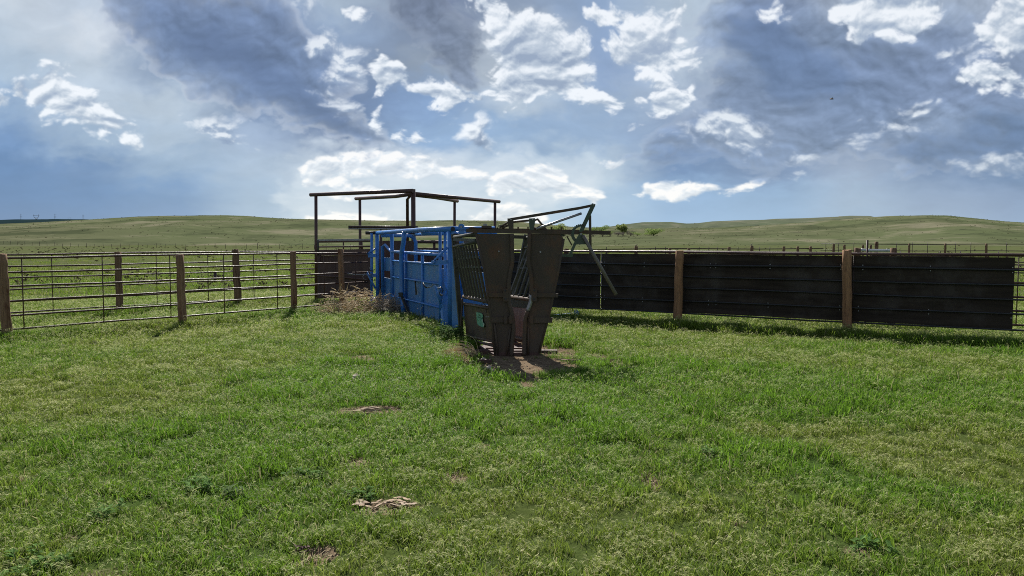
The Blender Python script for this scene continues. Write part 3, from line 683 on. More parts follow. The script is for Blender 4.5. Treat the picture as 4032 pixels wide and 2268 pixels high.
far_fence('low far pen fence, hindmost row on the right', [(3666, 7, 1.2), (3820, 8, 1.2), (3889, 9, 1.2), (3560, 7, 1.2), (3740, 7, 1.2), (3965, 7, 1.2)], lambda u: 36.0 - .003 * (u - 3200), 3430, 4300, [.35, .7, 1.08, 1.18], [3545, 3700, 3780, 3930])

# ------------------------------------------------------------------ rusty crowding pen with overhead beams
pen = thing('crowding_pen', P(1250, 1180, 22.5) * 1, 'rusty brown steel pen with sheeted walls and tall pipe frame overhead', 'cattle pen')
pen.location.z = 0
def ptube(name, lst, r, mat, parent, n=10): return MB().tube([P(*q) for q in lst], r, n).build(name, mat, parent)
dl, dr = 22.5, 21.6
g0 = P(1245, 1175, 22.5); g0.z = -.05
MB().tube([g0, P(1244, 766, 22.5)], .048, 12).build('upright', M_frame, pen)
ptube('overhead_beam', [(1222, 767, 22.6), (1626, 751, 20.9)], .055, M_frame, pen, 12)
ptube('overhead_beam', [(1401, 782, 24.8), (1560, 773, 22.4), (1626, 763, 21.2)], .055, M_frame, pen, 12)
ptube('overhead_beam', [(1632, 763, 21.2), (1966, 794, 25.0)], .055, M_frame, pen, 12)
ptube('overhead_beam', [(1636, 768, 21.4), (1710, 777, 23.5), (1801, 792, 25.8)], .055, M_frame, pen, 12)
for u, v, d in ((1419, 785, 24.6), (1789, 790, 25.6), (1948, 794, 24.8)):
    b_ = P(u, 1180, d); b_.z = -.05; t_ = P(u - (2 if u < 1500 else -1), v, d)
    MB().tube([b_, t_], .046, 12).build('upright', M_frame, pen)
b_ = P(1606, 1180, 22.2); b_.z = -.05
MB().tube([b_, P(1604, 785, 22.2), P(1618, 768, 21.4)], .044, 12).build('upright', M_frame, pen)
b_ = P(1629, 1180, 21); b_.z = -.05
MB().tube([b_, P(1627, 745, 21)], .063, 16).build('centre_pole', M_frame, pen)
# left wall: sheet with rails above
def pplate(name, q, off_, mat, parent, m=0): return MB().prism([P(*a) for a in q], off_, m).build(name, mat, parent)
pplate('side_sheet', [(1250, 1008, 22.3), (1466, 1002, 21.2), (1466, 1168, 21.2), (1250, 1176, 22.3)], (0, .02, 0), M_sheetr, pen)
for uu in (1320, 1397): pplate('batten', [(uu, 1006, 21.75), (uu + 3, 1006, 21.75), (uu + 3, 1170, 21.75), (uu, 1170, 21.75)], (0, .02, 0), M_sheetr, pen)
pplate('header', [(1254, 984, 22.2), (1466, 980, 21.1), (1466, 1003, 21.1), (1254, 1007, 22.2)], (0, .04, 0), M_frame, pen)
MB().bar(P(1250, 946, 22.2), P(1468, 943, 21.1), .05, .05).build('top_rail', M_polish, pen)
ptube('rail', [(1252, 972, 22.2), (1466, 970, 21.1)], .024, M_frame, pen)
pplate('header', [(1252, 949, 22.25), (1466, 946, 21.15), (1466, 953, 21.15), (1252, 956, 22.25)], (0, .04, 0), M_frame, pen)
for uu, a in ((1252, 8), (1352, 5), (1463, 7)): ptube('stile', [(uu, 945, 21.9), (uu, 1006, 21.9)], W(a / 2, 21.9), M_chuteg if uu != 1352 else M_frame, pen)
ptube('stile', [(1422, 950, 24.2), (1422, 984, 24.2)], .05, M_frame, pen)
pplate('latch_box', [(1249, 1002, 22.1), (1263, 1002, 22.1), (1263, 1028, 22.1), (1249, 1028, 22.1)], (0, -.06, 0), M_frame, pen)
ptube('latch_rod', [(1365, 1078, 21.0), (1400, 1081, 21.0), (1445, 1083, 20.9)], .016, M_polish, pen)
ptube('brace', [(1250, 1086, 22.0), (1340, 1091, 21.8), (1450, 1102, 21.0)], .03, M_frame, pen)
# back wall seen through and over the cage
pplate('side_sheet', [(1492, 948, 21.6), (1644, 948, 20.6), (1644, 1190, 20.6), (1492, 1190, 21.6)], (0, .02, 0), M_sheetr, pen)
ptube('upright', [(1500, 895, 20.9), (1500, 1140, 20.9)], W(5.5, 20.9), M_frame, pen)
for k, (v, w) in enumerate(((894, .045), (900, .03))): ptube('sorting_gate_bar', [(1373, v - 1 + k, 20.9), (1645, v + 1 + k, 20.6)], w / 2 + .012, M_pipe2 if k == 0 else M_polish, pen)
ptube('rail', [(1456, 916, 20.5), (1656, 917, 20.2)], .04, M_pipe2, pen)
for v, r in ((952, .045), (978, .02), (983, .02)): ptube('rail', [(1640, v, 20.6), (1960, v + 3, 19.6)], r, M_frame, pen)
ptube('stile', [(1710, 952, 20.4), (1710, 1080, 20.4)], .035, M_frame, pen)
pplate('side_sheet', [(1644, 1000, 20.7), (1960, 1003, 19.7), (1960, 1130, 19.7), (1644, 1140, 20.7)], (0, .02, 0), M_sheetr, pen)

# ------------------------------------------------------------------ blue working cage
NB = Vector((-1.215, 15.0, 0)); AX = Vector((-2.36, 5.2, 0)).normalized(); OX = Vector((-AX.y, AX.x, 0))   # OX points to the camera's left
def B(s, o, z): return NB + AX * s + OX * o + Vector((0, 0, z))
def sol(u, o=0.0):
    k = (u - U0) / F; p = NB + OX * o; return (k * p.y - p.x) / (AX.x - k * AX.y)
def zat(s, o, v): q = B(s, o, 0); return EYE + (VH - v) * q.y / F
cage = thing('working_cage', (NB.x, NB.y, 0), 'bright blue steel cattle cage standing between the rusty pen and the brown chute', 'cattle cage')
def btube(name, pts, r, mat=None, n=12): return MB().tube([B(*q) for q in pts], r, n).build(name, mat or M_blue, cage)
SL = sol(1486)                      # length to the far frame
btube('post', [(0, 0, -.05), (0, 0, 1.95)], .058)
btube('post', [(SL, 0, -.05), (SL, 0, 1.96)], .05); btube('post', [(SL + .02, .16, .2), (SL + .02, .14, 1.96)], .035)
sm_ = sol(1588)
btube('curved_post', [(sm_, .02, -.05), (sm_, .02, .25), (sm_ + .06, .02, .6), (sm_ + .10, .02, 1.3), (sm_ + .05, .02, 1.5), (sm_ - .12, .02, 1.75), (sm_ - .18, .02, 1.97)], .055)
btube('top_rail', [(-.16, 0, 1.985), (sm_ * .5, 0, 2.0), (sm_, 0, 1.985), (SL + .05, 0, 1.97)], .052)
btube('open_end_shade', [(-.165, 0, 1.985), (-.16, 0, 1.985)], .047, M_black)  # black disc painted in for the shaded hollow of the open tube end
btube('foot_cap', [(SL + .1, -.05, 1.97), (SL + .1, .28, 1.97)], .045, M_black)
WD = .95
def ubow(s, z=1.9, r=.05):
    return MB().tube([B(s, -WD, -.05), B(s, -WD, z - .18), B(s, -WD + .05, z - .06), B(s, -WD + .16, z), B(s, -.02, z)], r, 12).build('bow', M_blue, cage)
ubow(SL - .35); ubow(1.9, 1.93); btube('cross_bar', [(0, 0, 1.99), (0.02, -WD, 2.0)], .052)
btube('far_post', [(0, -WD, 0), (0, -WD, 1.98)], .05); btube('far_top_rail', [(0, -WD, 1.93), (SL, -WD, 1.93)], .04)
# near side wall
s0, s1 = sol(1733, -.12), sol(1547, -.12); oP = -.12; ZT = 1.265
sheet = MB().prism([B(s0, oP, .0), B(s1, oP, .0), B(s1, oP, ZT), B(s0, oP, ZT)], OX * -.012).build('side_sheet', M_blued, cage)
for z0, z1, r in ((ZT, ZT, .022), (.86, .86, .024), (.37, .37, .024)): btube('side_rail', [(s0 - .05, oP + .035, z0), (s1 + .02, oP + .035, z1)], r)
btube('top_side_rail', [(s0 - .3, oP + .03, 1.465), (s1 * .5, oP + .03, 1.475), (s1 - .1, oP + .03, 1.49), (s1 + .1, oP + .03, 1.5), (s1 + .55, oP + .05, 1.66), (s1 + .72, oP + .06, 1.62), (s1 + .74, oP + .06, .4)], .034)
for u in (1547, 1601, 1667, 1737):
    s = sol(u, oP); btube('stile', [(s, oP + .02, 0), (s, oP + .02, 1.95 if u == 1547 else (1.47 if u != 1737 else 1.98))], .05 if u == 1547 else .034)
btube('stile', [(sol(1753, -.03), -.03, 0), (sol(1753, -.03), -.03, 1.98)], .03)
# far bay with a small window in the sheet
s2, s3 = sol(1544, oP), sol(1505, oP)
for za, zb in ((0, .80), (.985, 1.33)):
    MB().prism([B(s2, oP, za), B(s3, oP, za), B(s3, oP, zb), B(s2, oP, zb)], OX * -.012).build('end_sheet', M_blued, cage)
btube('stile', [(s3, oP, 0), (s3, oP, 1.62)], .035)
# off side wall
for z, r in ((1.42, .035), (1.5, .03), (1.2, .02)): btube('off_rail', [(.1, -WD, z), (SL - .2, -WD, z)], r)
MB().prism([B(.2, -WD, 0), B(SL - .2, -WD, 0), B(SL - .2, -WD, 1.1), B(.2, -WD, 1.1)], OX * .012).build('off_sheet', M_blued, cage)
# dark blue slide plates beside the near post
def bplate(name, q, th, mat=None): return MB().prism([P(*a) for a in q], OX * -th).build(name, mat or M_blue, cage)
dn_ = 15.15
bplate('kick_plate', [(1740, 1170, dn_), (1766, 1158, dn_), (1766, 1296, dn_), (1742, 1285, dn_), (1733, 1222, dn_ + .1)], .02)
MB().prism([P(1764, 1050, dn_)] + [P(1764 - 17 * math.sin(math.pi * t), 1050 + 95 * t, dn_) for t in [i / 10 for i in range(1, 11)]], OX * -.015).build('round_plate', M_blue, cage)
bplate('rear_plate', [(1778, 905, 14.9), (1784, 905, 14.9), (1818, 1318, 14.6), (1780, 1310, 14.9)], .02, M_blued)
# brackets
def gusset(pts, d, th=.05): return MB().prism([P(u, v, d) for u, v in pts], (0, th, 0)).build('bracket', M_blue, cage)
d0 = B(0, 0, 0).y; dF = B(SL, .14, 0).y
btube_ = lambda pts, r, d: MB().tube([P(u, v, d) for u, v in pts], r, 10).build('brace', M_blue, cage)
gusset([(1706, 1025), (1764, 1024), (1764, 1039), (1710, 1041)], d0 - .05)
btube_([(1707, 1030), (1716, 1020), (1762, 974)], .022, d0 - .05)
MB().tube([P(1703, 1031, d0 - .10), P(1717, 1034, d0 + .02)], .034, 10).build('hinge_pin', M_blue, cage)
gusset([(1447, 997), (1480, 999), (1480, 1012), (1450, 1014)], dF - .05); btube_([(1446, 1000), (1452, 996), (1480, 978)], .022, dF - .05)
gusset([(1448, 1196), (1482, 1188), (1482, 1204), (1452, 1206)], dF - .05); btube_([(1449, 1196), (1456, 1188), (1480, 1171)], .022, dF - .05)
gusset([(1716, 1297), (1740, 1262), (1745, 1268), (1724, 1302)], d0 - .1)
btube_([(1444, 1070), (1462, 1106), (1482, 1142)], .026, dF - .1); gusset([(1462, 1078), (1480, 1076), (1480, 1090), (1464, 1090)], dF - .06)
btube_([(1712, 1126), (1722, 1160), (1738, 1196)], .024, d0 - .04); btube_([(1748, 1166), (1733, 1222)], .012, d0 - .05)
gusset([(1719, 1131), (1745, 1129), (1745, 1136), (1721, 1138)], d0 - .05, .03)
for u, v, w, h, d in ((1460, 1080, 12, 5, dF - .12), (1464, 1098, 6, 4, dF - .12), (1731, 1133, 14, 5, d0 - .12), (1740, 1161, 8, 4, d0 - .1), (1735, 1157, 4, 4, d0 - .1)):
    MB().tube([P(u - w / 2, v + h / 2, d), P(u + w / 2, v - h / 2, d)], .012, 8).build('latch_pin', M_polish, cage)
MB().tube([P(1665, 1114, d0 - .02), P(1672, 1128, d0 - .05), P(1680, 1133, d0 - .06)], .016, 8).build('latch_hook', M_black, cage)
MB().tube([P(1680, 1133, d0 - .06), P(1699, 1128, d0 - .08), P(1706, 1118, d0 - .08), P(1712, 1124, d0 - .05)], .011, 8).build('latch_lever', M_polish, cage)
for pts in ([(1737, 1143), (1730, 1152), (1733, 1162), (1742, 1166)], [(1738, 1132), (1745, 1142), (1742, 1152)]):
    MB().tube([P(u, v, d0 - .08) for u, v in pts], .010, 6).build('latch_wire', M_black, cage)
for pts in ([(1440, 1072), (1428, 1090), (1432, 1098), (1446, 1102)], [(1448, 1070), (1470, 1068), (1476, 1058)]):
    MB().tube([P(u, v, dF - .1) for u, v in pts], .009, 6).build('latch_wire', M_polish, cage)
MB().tube([P(1452, 1052, dF - .1), P(1456, 1064, dF - .1), P(1470, 1068, dF - .1)], .012, 6).build('latch_wire', M_black, cage)
# black ratchet lever against the curved post and a hanging paddle
jk = thing('ratchet_lever', P(1618, 1250, 17.2), 'long black ratchet lever leaning against the blue cage side', 'lever')
MB().bar(P(1582, 1168, 17.6), P(1620, 1254, 17.1), .055, .05).build('shaft', M_black, jk)
MB().box(P(1578, 1160, 17.6), (.045, 0, 0), (0, .04, 0), (0, 0, .05)).build('head', M_black, jk)
MB().tube([P(1567, 1156, 17.6), P(1590, 1158, 17.6)], .012, 8).build('pin', M_black, jk); MB().tube([P(1596, 1172, 17.5), P(1588, 1178, 17.5)], .01, 8).build('pin', M_polish, jk)
ds = B(sol(1636, -.05), -.05, 0).y
pd = thing('hanging_strap', P(1637, 1112, ds), 'black strap hanging from the middle rail of the blue cage', 'strap')
MB().prism([P(1632, 1112, ds), P(1637, 1111, ds), P(1643, 1160, ds), (P(1636, 1162, ds))], (0, .02, 0)).build('strap_band', M_black, pd)
MB().tube([P(1634, 1106, ds), P(1636, 1114, ds)], .018, 8).build('clip', M_black, pd)
MB().prism([P(1640.5, 1122, ds - .01), P(1642, 1122, ds - .01), P(1644.5, 1160, ds - .01), P(1642.5, 1160, ds - .01)], (0, .006, 0)).build('tag', M_polish, pd)
# pulley head on the cage top
pu = MB().tube([P(1817, 893, 14.6) + Vector((0, -.05, 0)), P(1817, 893, 14.6) + Vector((0, .06, 0))], W(12, 14.6), 18).build('pulley_wheel', M_blue, cage)
MB().tube([P(1817, 893, 14.6) + Vector((0, -.065, 0)), P(1817, 893, 14.6) + Vector((0, -.05, 0))], W(4, 14.6), 10).build('pulley_hub', M_polish, pu)
MB().bar(P(1817, 896, 14.6), P(1817, 921, 14.6), W(22, 14.6), .06, (0, 1, 0)).build('pulley_bracket', M_blue, cage)

# ------------------------------------------------------------------ brown squeeze chute
ch = thing('squeeze_chute', (.1, 11.7, 0), 'brown steel squeeze chute with narrow head gate and levers on top', 'squeeze chute')
dc = 11.7
def cp(u, v, dd=0.0): return P(u, v, dc + dd)
def cplate(name, pts, th, mat, parent=ch, dd=0.0): return MB().prism([cp(u, v, dd) for u, v in pts], (0, th, 0)).build(name, mat, parent)
def ctube(name, pts, r, mat, parent=ch, n=12):
    return MB().tube([cp(*q) for q in pts], r, n).build(name, mat, parent)
def smooth(pts, k=4):           # Catmull-Rom through the measured outline
    out = []
    for i in range(len(pts) - 1):
        p0, p1, p2, p3 = pts[max(i - 1, 0)], pts[i], pts[i + 1], pts[min(i + 2, len(pts) - 1)]
        for j in range(k):
            t = j / k
            out.append(tuple(.5 * (2 * b + (c - a) * t + (2 * a - 5 * b + 4 * c - d_) * t * t + (3 * b - a - 3 * c + d_) * t ** 3) for a, b, c, d_ in zip(p0, p1, p2, p3)))
    out.append(pts[-1]); return out
Lin = smooth([(2015, 920), (2016, 975), (2017, 1032), (2009, 1074), (2004, 1108), (2003, 1150), (2004, 1189), (2013, 1225), (2020, 1262), (2022, 1304), (2017, 1350), (2014, 1402)])
Rin = smooth([(2085, 920), (2084, 975), (2081, 1032), (2087, 1060), (2093, 1100), (2093, 1150), (2090, 1189), (2078, 1226), (2069, 1256), (2066, 1304), (2064, 1350), (2064, 1400)])
ld = cplate('gate_door', [(1873, 921), (1990, 921)] + [(u - 4, v) for u, v in Lin[:-1]] + [(2008, 1398), (1949, 1398), (1934, 1268), (1907, 1074)], .012, M_chute)
MB().tube([cp(u, v, -.02) for u, v in Lin], .032, 12).build('neck_bar', M_chute, ld)
MB().tube([cp(u, v, .01) for u, v in ((1875, 921), (1909, 1074), (1936, 1268), (1950, 1400))], .022, 10).build('edge_bar', M_chute, ld)
rd = cplate('gate_door', [(2090, 921)] + [(2205, 921), (2214, 930), (2220, 945), (2196, 1080), (2160, 1240), (2124, 1372), (2118, 1393), (2072, 1398)] + [(u + 4, v) for u, v in Rin[::-1][1:]], .012, M_chute)
MB().tube([cp(u, v, -.02) for u, v in Rin[:22]], .032, 12).build('neck_bar', M_chute, rd)
MB().tube([cp(u, v, -.022) for u, v in Rin[21:29]], .033, 12).build('worn_neck_bar', M_polish, rd)
MB().tube([cp(u, v, -.02) for u, v in Rin[28:]], .032, 12).build('neck_bar', M_chute, rd)
MB().tube([cp(u, v, .01) for u, v in ((2219, 940), (2196, 1078), (2162, 1238), (2122, 1390))], .022, 10).build('edge_bar', M_chute, rd)
for par, u, v in ((ld, 1964, 990), (rd, 2128, 992)): MB().tube([cp(u, v, -.012), cp(u, v, 0)], .014, 10).build('peep_ring', M_bolt if par is rd else M_polish, par)
# cross braces and bolt plates on the doors
for par, a, b, v0, v1, dd in ((ld, 1922, 1984, 1153, 1170, -.04), (rd, 2112, 2198, 1154, 1171, -.04), (ld, 1934, 2018, 1248, 1270, -.04), (rd, 2080, 2177, 1249, 1271, -.04)):
    MB().prism([cp(a, v0, dd), cp(b, v0 + 1, dd), cp(b - (3 if v0 > 1200 and par is rd else 0), v1, dd), cp(a + 2, v1, dd)], (0, .02, 0)).build('brace', M_chute, par)
for par, a, b in ((ld, 1981, 2000), (rd, 2092, 2114)):
    pl_ = MB().prism([cp(a, 1137, -.055), cp(b, 1137, -.055), cp(b, 1187, -.055), cp(a, 1187, -.055)], (0, .014, 0)).build('bolt_plate', M_chute, par)
    for v in (1144, 1177): MB().tube([cp((a + b) / 2, v, -.062), cp((a + b) / 2, v, -.05)], .015, 10).build('bolt', M_black, pl_)  # black discs painted in for the shade inside the plate's open holes
for par, u in ((ld, 1991), (ld, 2012), (rd, 2094)): MB().bar(cp(u, 1242, -.06), cp(u, 1274, -.06), .05, .02, (0, 1, 0)).build('hinge_lug', M_chute, par)
for par, a, b in ((ld, (1947, 1275), (1962, 1396)), (ld, (2010, 1290), (1995, 1396)), (rd, (2080, 1290), (2080, 1396))): MB().tube([cp(*a, -.012), cp(*b, -.012)], .016, 8).build('rib', M_chute, par)
MB().box(cp(2192, 1163, -.03), (.016, 0, 0), (0, .02, 0), (0, 0, .03)).build('stop', M_chute, rd)
# top beams
MB().bar(cp(1836, 908, .02), cp(2284, 916, .02), .07, .058).build('top_beam', M_chute, ch)
MB().bar(cp(2262, 912, .16), cp(2404, 917, .16), .05, .055).build('beam_end', M_chute, ch)
MB().bar(cp(1845, 903, .16), cp(2262, 912, .16), .05, .055).build('rear_beam', M_chute, ch)
MB().box(cp(1916, 894, .1), (.065 * 1.2, 0, 0), (0, .05, 0), (0, 0, .02)).build('pivot_block', M_chute, ch)
MB().box(cp(1903, 890, .1) + Vector((.03, 0, .02)), (.03, 0, 0), (0, .05, 0), (0, 0, .016)).build('pivot_cap', M_polish, ch)
MB().box(cp(1858, 897, .08), (.03, 0, 0), (0, .03, 0), (0, 0, .01)).build('pad', M_chute, ch); MB().box(cp(1869, 897.5, .08), (.014, 0, 0), (0, .03, 0), (0, 0, .008)).build('pad', M_chute, ch)
tabs = []
for a, b, c_, d_, mt in ((1998, 2022, 2004, 2022, M_chute), (2083, 2107, 2085, 2102, M_green)):
    q = MB().prism([cp(a, 860, -.02), cp(b, 859, -.02), cp(b, 872, -.02), cp(d_, 905, -.02), cp(c_, 905, -.02), cp(a, 872, -.02)], (0, .02, 0)).build('lug', mt, ch)
    MB().tube([cp((a + b) / 2 + 2, 864, -.03), cp((a + b) / 2 + 2, 864, -.018)], .011, 10).build('bolt', M_bolt, q)
MB().bar(cp(2010, 864, .03), cp(2279, 820, .03), .03, .042).build('link_bar', M_chute, ch)
MB().bar(cp(2277, 820.4, .031), cp(2337, 808, .031), .03, .040).build('link_bar', M_chute, ch)
for pts, r in (([(1966, 896), (2000, 876), (2085, 868)], .017), ([(1975, 899), (2003, 886)], .017), ([(2105, 868), (2118, 862)], .015), ([(2116, 862), (2151, 905)], .016), ([(2100, 897), (2152, 905)], .016)):
    ctube('link_rod', [(u, v, .10) for u, v in pts], r, M_chute)
MB().prism([cp(2103, 900, .08), cp(2125, 888, .08), cp(2140, 884, .08), cp(2157, 906, .08)], (0, .015, 0)).build('link_plate', M_chute, ch)
ctube('release_lever', [(2112, 903, -.02), (2135, 893, -.02), (2290, 840, -.02)], .019, M_polish)
for u in (2040, 2079, 2172, 2212): MB().tube([cp(u, 903, .1), cp(u, 896, .1), cp(u, 893, .1)], [.011, .011, .020], 8).build('spring_pin', M_chute, ch)
ctube('cable', [(1958, 902, .05), (1962, 890, .05), (1968, 886, .05), (1975, 889, .05), (1972, 896, .05)], .007, M_black)
# lever works at the right end of the beam
lv = MB().prism([cp(2331, 800, -.03), cp(2345, 804, -.03), cp(2343, 812, -.03), cp(2326, 848, -.03), cp(2297, 910, -.03), cp(2284, 915, -.03), cp(2279, 912, -.03)], (0, .012, 0)).build('lever_arm', M_green, ch)
MB().tube([cp(2337, 806, -.04), cp(2337, 806, -.015)], .013, 10).build('bolt', M_bolt, lv); MB().tube([cp(2297, 888, -.045), cp(2297, 888, -.015)], .014, 10).build('bolt', M_pipe, lv)
MB().bar(cp(2323, 848, .01), cp(2325, 1000, .01), .038, .02, (0, 1, 0)).build('guide_bar', M_chute, ch)
lp = MB().prism([cp(2282, 918, -.045), cp(2294, 922, -.045), cp(2318, 962, -.045), cp(2269, 962, -.045), cp(2252, 1002, -.045), cp(2239, 1002, -.045), cp(2260, 956, -.045)], (0, .012, 0)).build('lever_plate', M_green, ch)
MB().tube([cp(2288, 921, -.06), cp(2288, 921, -.03)], .014, 10).build('bolt', M_bolt, lp)
MB().tube([cp(2296, 926, -.07), cp(2330, 990, -.09), cp(2426, 1160, -.22)], .028, 10).build('handle', M_handle, lp)
gearp = []
for i in range(0, 61):
    a = R(62 + i * 2.9); ro = 40 - (3.0 if i % 4 in (1, 2) and i < 44 else 0); gearp.append((2288 + ro * math.cos(a) * 1.0, 921 - ro * math.sin(a)))
gin = [(2288 + 28 * math.cos(R(62 + i * 2.9)), 921 - 28 * math.sin(R(62 + i * 2.9))) for i in range(60, -1, -3)]
m = MB(); outer = gearp; inner = gin[::-1]
for i in range(60):
    j = min(i // 3, 19); a, b = outer[i], outer[i + 1]
    f0 = (i % 3) / 3; f1 = (i % 3 + 1) / 3
    c0 = tuple(inner[j][k] * (1 - f0) + inner[j + 1][k] * f0 for k in (0, 1)); c1 = tuple(inner[j][k] * (1 - f1) + inner[j + 1][k] * f1 for k in (0, 1))
    m.prism([cp(*a, -.02), cp(*b, -.02), cp(*c1, -.02), cp(*c0, -.02)], (0, .012, 0))
m.build('ratchet', M_green, ch)
cplate('lever_bracket', [(2205, 1000), (2258, 1001), (2254, 1012), (2200, 1010)], .012, M_green, dd=.05)
MB().bar(cp(2232, 930, .06), cp(2252, 966, .06), .02, .012, (0, 1, 0)).build('link_rod', M_chute, ch)
MB().bar(cp(2216, 932, .05), cp(2228, 920, .05), .012, .012, (0, 1, 0)).build('link_rod', M_chute, ch)
# squeeze sides
DR = 13.5 - dc
def side(name, FT, FB, RT, RB, led_f, led_r, mat, n_bars, bt_f, bt_r, lower_mat, top_r=.03):
    L = lambda a, b, t: a.lerp(b, t)
    MB().bar(L(RT, RB, -.02), L(RT, RB, 1), .075, .05, AX).build('rear_upright', M_chuteg, ch)
    MB().tube([L(RT, RB, .01), L(FT, FB, .0)], top_r, 10).build('side_top_bar', M_chuteg, ch)
    MB().tube([bt_r, bt_f], .028, 10).build('side_top_bar', M_chuteg, ch)
    MB().tube([led_r, led_f], .034, 12).build('ledge', M_chute, ch)
    for t in np.linspace(.07, .93, n_bars):
        a = L(bt_r, bt_f, t) - Vector((0, 0, .03)); b = L(led_r, led_f, t) + Vector((0, 0, .02))
        MB().bar(a, b, .030, .05, AX).build('side_slat', mat, ch)
        MB().tube([b, b + Vector((0, 0, .035))], .018, 8).build('collar', M_chute, ch)
    for k in (.25, .42): MB().bar(L(bt_r, led_r, k), L(bt_f, led_f, k), .012, .03).build('slat_tie', mat, ch)
FTl, RTl = cp(1874, 922), cp(1786, 938, DR); RBl = cp(1818, 1330, DR)
side('side', FTl, cp(1946, 1390), cp(1786, 930, DR), RBl, cp(1921, 1188, .02), cp(1826, 1168, DR), M_chuteg, 8, cp(1876, 952, .02), cp(1787, 970, DR), M_chute)
MB().bar(cp(1786, 943, DR), cp(1874, 946, .05), .04, .05).build('side_mid_bar', M_chuteg, ch)
kk = MB().prism([cp(1824, 1190, DR), cp(1925, 1205, .04), cp(1945, 1352, .04), cp(1836, 1322, DR)], (.012, .004, 0)).build('lower_panel', M_chute, ch)
MB().tube([cp(1822, 1196, DR - .02), cp(1926, 1213, .0)], .020, 10).build('lower_rail', M_chute, ch)
for v0, v1 in ((1322, 1345), (1333, 1362)): MB().tube([cp(1832, v0, DR - .02), cp(1944, v1, .0)], .022, 10).build('lower_rail', M_chute, ch)
MB().tube([cp(1821, 1176, DR - .05), cp(1812, 1336, DR - .05)], .018, 8).build('corner_rod', M_chute, ch)
ctube('release_cord', [(1895, 1199, .25), (1905, 1194, .2), (1912, 1204, .2), (1917, 1232, .15)], .006, M_black)
# sticker, torn at the right edge, on the left lower panel
pa = cp(1824, 1190, DR); pb_ = cp(1925, 1205, .04); pc_ = cp(1945, 1352, .04); pdd = cp(1836, 1322, DR)
NS = (pb_ - pa).cross(pdd - pa).normalized(); NS = NS if NS.x < 0 else -NS
def onp(u, v, k):
    r = P(u, v, 1) - CAMP; t = (pa - CAMP).dot(NS) / r.dot(NS); return CAMP + r * t + NS * k
sk = MB().prism([onp(u, v, .010) for u, v in [(1877, 1229), (1896, 1232), (1902, 1238), (1904, 1248), (1901, 1249), (1904, 1270), (1908, 1271), (1909, 1281), (1906, 1289), (1890, 1283), (1883, 1278), (1880, 1266)]], NS * -.004).build('sticker', M_sticker, ch)
MB().prism([onp(u, v, .0125) for u, v in [(1901, 1256), (1902.5, 1256), (1904, 1270), (1902.5, 1270)]], NS * -.001).build('torn_edge', M_edge, sk)
MB().prism([onp(u, v, .0125) for u, v in [(1904.5, 1272), (1907.5, 1272), (1908.5, 1281), (1906, 1288), (1905, 1286)]], NS * -.001).build('torn_edge', M_edge, sk)
for q in ([(1888, 1235), (1890, 1235), (1890.5, 1239), (1892, 1241), (1891, 1243), (1888, 1242)], [(1893, 1242), (1896, 1242), (1896.5, 1245), (1893.5, 1245)], [(1887, 1242), (1888.3, 1242), (1888.3, 1247), (1887, 1247)],
          [(1884, 1248.5), (1893, 1249), (1900, 1253.5), (1899.5, 1255), (1892, 1251), (1884, 1250)]):
    MB().prism([onp(u, v, .0125) for u, v in q], NS * -.001).build('print', M_mark, sk)
for u in (1915, 1923): MB().bar(cp(u - 3, 1247.5, -.02), cp(u + 3, 1247.5, -.02), .012, .008).build('slot_bolt', M_bolt, ch)
# right side, seen through the gate
rt_r, rb_r = cp(2072, 932, DR), cp(1990, 1330, DR)
side('side', cp(2214, 922), cp(2122, 1390), rt_r, rb_r, cp(2160, 1192, .02), cp(1996, 1166, DR), M_chuteg, 8, cp(2208, 952, .02), cp(2066, 975, DR), M_chute)
MB().prism([cp(1996, 1190, DR), cp(2156, 1212, .05), cp(2124, 1365, .05), cp(1992, 1335, DR)], (.012, .004, 0)).build('lower_panel', M_litsteel, ch)
MB().prism([cp(1997, 1176, DR - .06), cp(2158, 1196, 0), cp(2158, 1222, 0), cp(1996, 1206, DR - .06)], (.03, .02, 0)).build('ledge_plate', M_chuteg, ch)
MB().tube([cp(1992, 1322, DR - .05), cp(2126, 1352, 0)], .03, 10).build('lower_rail', M_chute, ch)
MB().bar(cp(1786, 926, DR), cp(2074, 934, DR), .06, .06).build('rear_beam', M_chuteg, ch)
MB().prism([cp(1800, 1322, DR), cp(2000, 1325, DR), cp(2120, 1394, .05), cp(1945, 1394, .05)], (0, 0, -.03)).build('floor', M_plank, ch)
for t in (.25, .5, .75):
    a = cp(1818, 1322, DR).lerp(cp(1948, 1394, .05), t); b = cp(1998, 1325, DR).lerp(cp(2118, 1394, .05), t)
    MB().bar(a + Vector((0, 0, .012)), b + Vector((0, 0, .012)), .03, .03).build('floor_cleat', M_litsteel, ch)
cross = MB().bar(cp(1945, 1393, .02), cp(2122, 1393, .02), .05, .05).build('sill', M_plank, ch)

